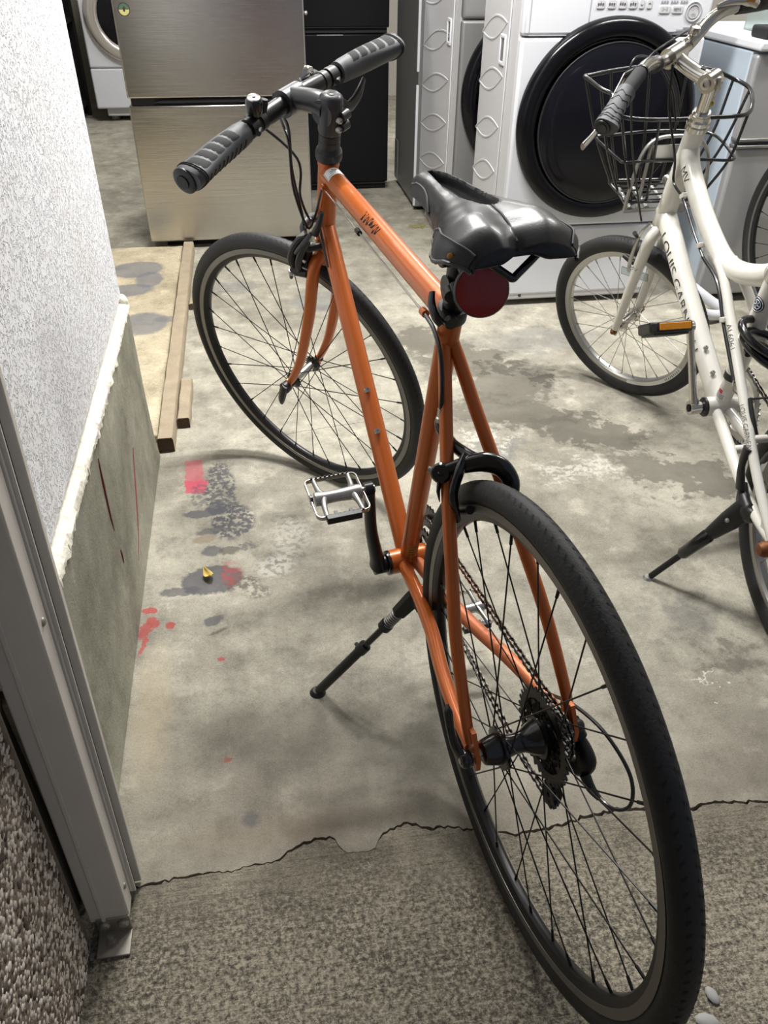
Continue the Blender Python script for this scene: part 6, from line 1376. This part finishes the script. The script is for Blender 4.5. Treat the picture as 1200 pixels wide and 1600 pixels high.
mb.add([p for rw in sp_ for p in rw], [(i * 8 + k, i * 8 + (k + 1) % 8, (i + 1) * 8 + (k + 1) % 8, (i + 1) * 8 + k) for i in range(8) for k in range(8)] + [tuple(range(8)), tuple(64 + k for k in range(7, -1, -1))]); mb.build('saddle', M['leather'], WB, angle=60)
# rear kickstand
K1 = P(0.213, .202, -.2515); K0 = P(0.150, .066, -.026); kd = (K1 - K0).normalized(); Lk = (K1 - K0).length
ks = MB(); ks.tube(smooth_path([P(0.195, .052, .012), P(0.170, .060, -.008), P(0.135, .064, -.018), P(0.115, .062, -.014)], 4), [.010, .020, .023, .014], 16, flat=.7)
ks.tube(smooth_path([P(0.195, .066, .100), P(0.192, .070, .060), P(0.180, .066, .010)], 4), [.012, .010, .014], 12, flat=.6)
ks.tube([K0 - kd * .015, K0 + kd * .035, K0 + kd * .085], [.026, .023, .016], 16, flat=.7); kso = ks.build('kickstand', M['black'], WB, angle=50)
MB().tube([K0 + kd * .085, K0 + kd * .092, K0 + kd * .165, K0 + kd * .172], [.012, .0155, .0135, .009], 14).build('stand_sleeve', M['black_gloss'], kso)
MB().tube([K0 + kd * .165, K1 - kd * .008], .0072, 12).build('stand_rod', M['black_alloy'], kso)
wz = (WBM.inverted().to_3x3() @ V((0, 0, 1))).normalized()
MB().lathe([(.0125, 0), (.013, .003), (.009, .008)], frame_z(K1 - wz * .003, wz), 18).build('stand_foot', M['satin'], kso)
MB().lathe([(.005, 0), (.004, .002), (0, .0025)], frame_z(K0 + kd * .03 + V((-.012, .016, .008)), (-.5, .6, .5)), 14).build('stand_rivet', M['satin'], kso)
# coiled cable lock hung round the seat tube
lkp = []
for i in range(46):
    a = 2 * PI * i / 20; rr_ = 0.052 + .008 * math.sin(a * .31 + .6); z_ = .285 - .022 * (i / 20) + .026 * math.sin(a + .5)
    lkp.append(WBM @ P(0.352 - .012 * (i / 30) + rr_ * math.cos(a) * .9 - .02, rr_ * math.sin(a), z_ - .012))
o = MB().tube(smooth_path(lkp, 3), .0085, 12).build('cable_lock', M['black_gloss']); tag(o, 'black coiled cable lock looped around the white bicycle seat tube', 'lock')

# ===== third bicycle, front half only past the right edge =====
TW = 0.3440
th_yaw = 0.30; TF_ = V((-math.sin(th_yaw), math.cos(th_yaw), 0)); TL0 = V((-math.cos(th_yaw), -math.sin(th_yaw), 0)); ln = 0.04
TU = V((0, 0, 1)) * math.cos(ln) + TL0 * math.sin(ln); TL = TL0 * math.cos(ln) - V((0, 0, 1)) * math.sin(ln)
TB = thing('bicycle', 'dark bicycle at the right edge, only its black front tyre in view', 'bicycle', root_matrix(TF_, TL, TU, V((1.445, 2.655, 0.0))))
P = lambda a, l, u: V((a, l, u + TW))
MT = Matrix.Translation(P(0, 0, 0))
def thub(par):
    MB().lathe([(.010, 0), (.019, .010), (.019, .014), (.010, .018), (.010, .078), (.019, .082), (.019, .086), (.010, .096)], MT @ frame_z(V((0, .048, 0)), (0, -1, 0)), 24).build('hub', M['black_gloss'], par)
make_wheel(TB, 'front_wheel', MT, TW, 0.020, 32, [(r_ - .004, y) for r_, y in V_RIM], [(r_ - .004, y) for r_, y in V_TRACK], OW, .017, .036, thub, phase=.1, inner_r=.288)
fk = MB(); fk.tube([P(-.085, 0, .40), P(-.125, 0, .53)], .018, 20)
for s_ in (1, -1): fk.tube(smooth_path([P(-.088, s_ * .012, .40), P(-.080, s_ * .042, .37), P(-.045, s_ * .050, .17), P(0, s_ * .054, 0)], 5), [.013, .013, .011, .008], 12)
fk.build('fork', M['black_gloss'], TB)
fr2 = MB(); fr2.tube([P(-.105, 0, .46), P(-.60, 0, -.05)], .018, 18); fr2.tube([P(-.12, 0, .52), P(-.72, 0, .50)], .016, 18); fr2.tube([P(-.60, 0, -.05), P(-.74, 0, .52)], .015, 18)
for s_ in (1, -1):
    fr2.tube([P(-.60, s_ * .02, -.05), P(-1.03, s_ * .065, 0)], .010, 12); fr2.tube([P(-.73, s_ * .015, .48), P(-1.03, s_ * .065, 0)], .008, 12)
fr2.build('frame', M['black_gloss'], TB)
MT2 = Matrix.Translation(P(-1.03, 0, 0))
make_wheel(TB, 'rear_wheel', MT2, TW, 0.020, 32, [(r_ - .004, y) for r_, y in V_RIM], None, OW, .017, .036, lambda par: MB().lathe([(.010, 0), (.019, .010), (.014, .048), (.019, .086), (.010, .096)], MT2 @ frame_z(V((0, .048, 0)), (0, -1, 0)), 24).build('hub', M['black_gloss'], par), phase=.1, inner_r=.288)
MB().tube([P(-.138, -.28, .60), P(-.138, .28, .60)], .012, 14).tube([P(-.125, 0, .53), P(-.138, 0, .60)], .016, 16).build('handlebar', M['black_alloy'], TB)
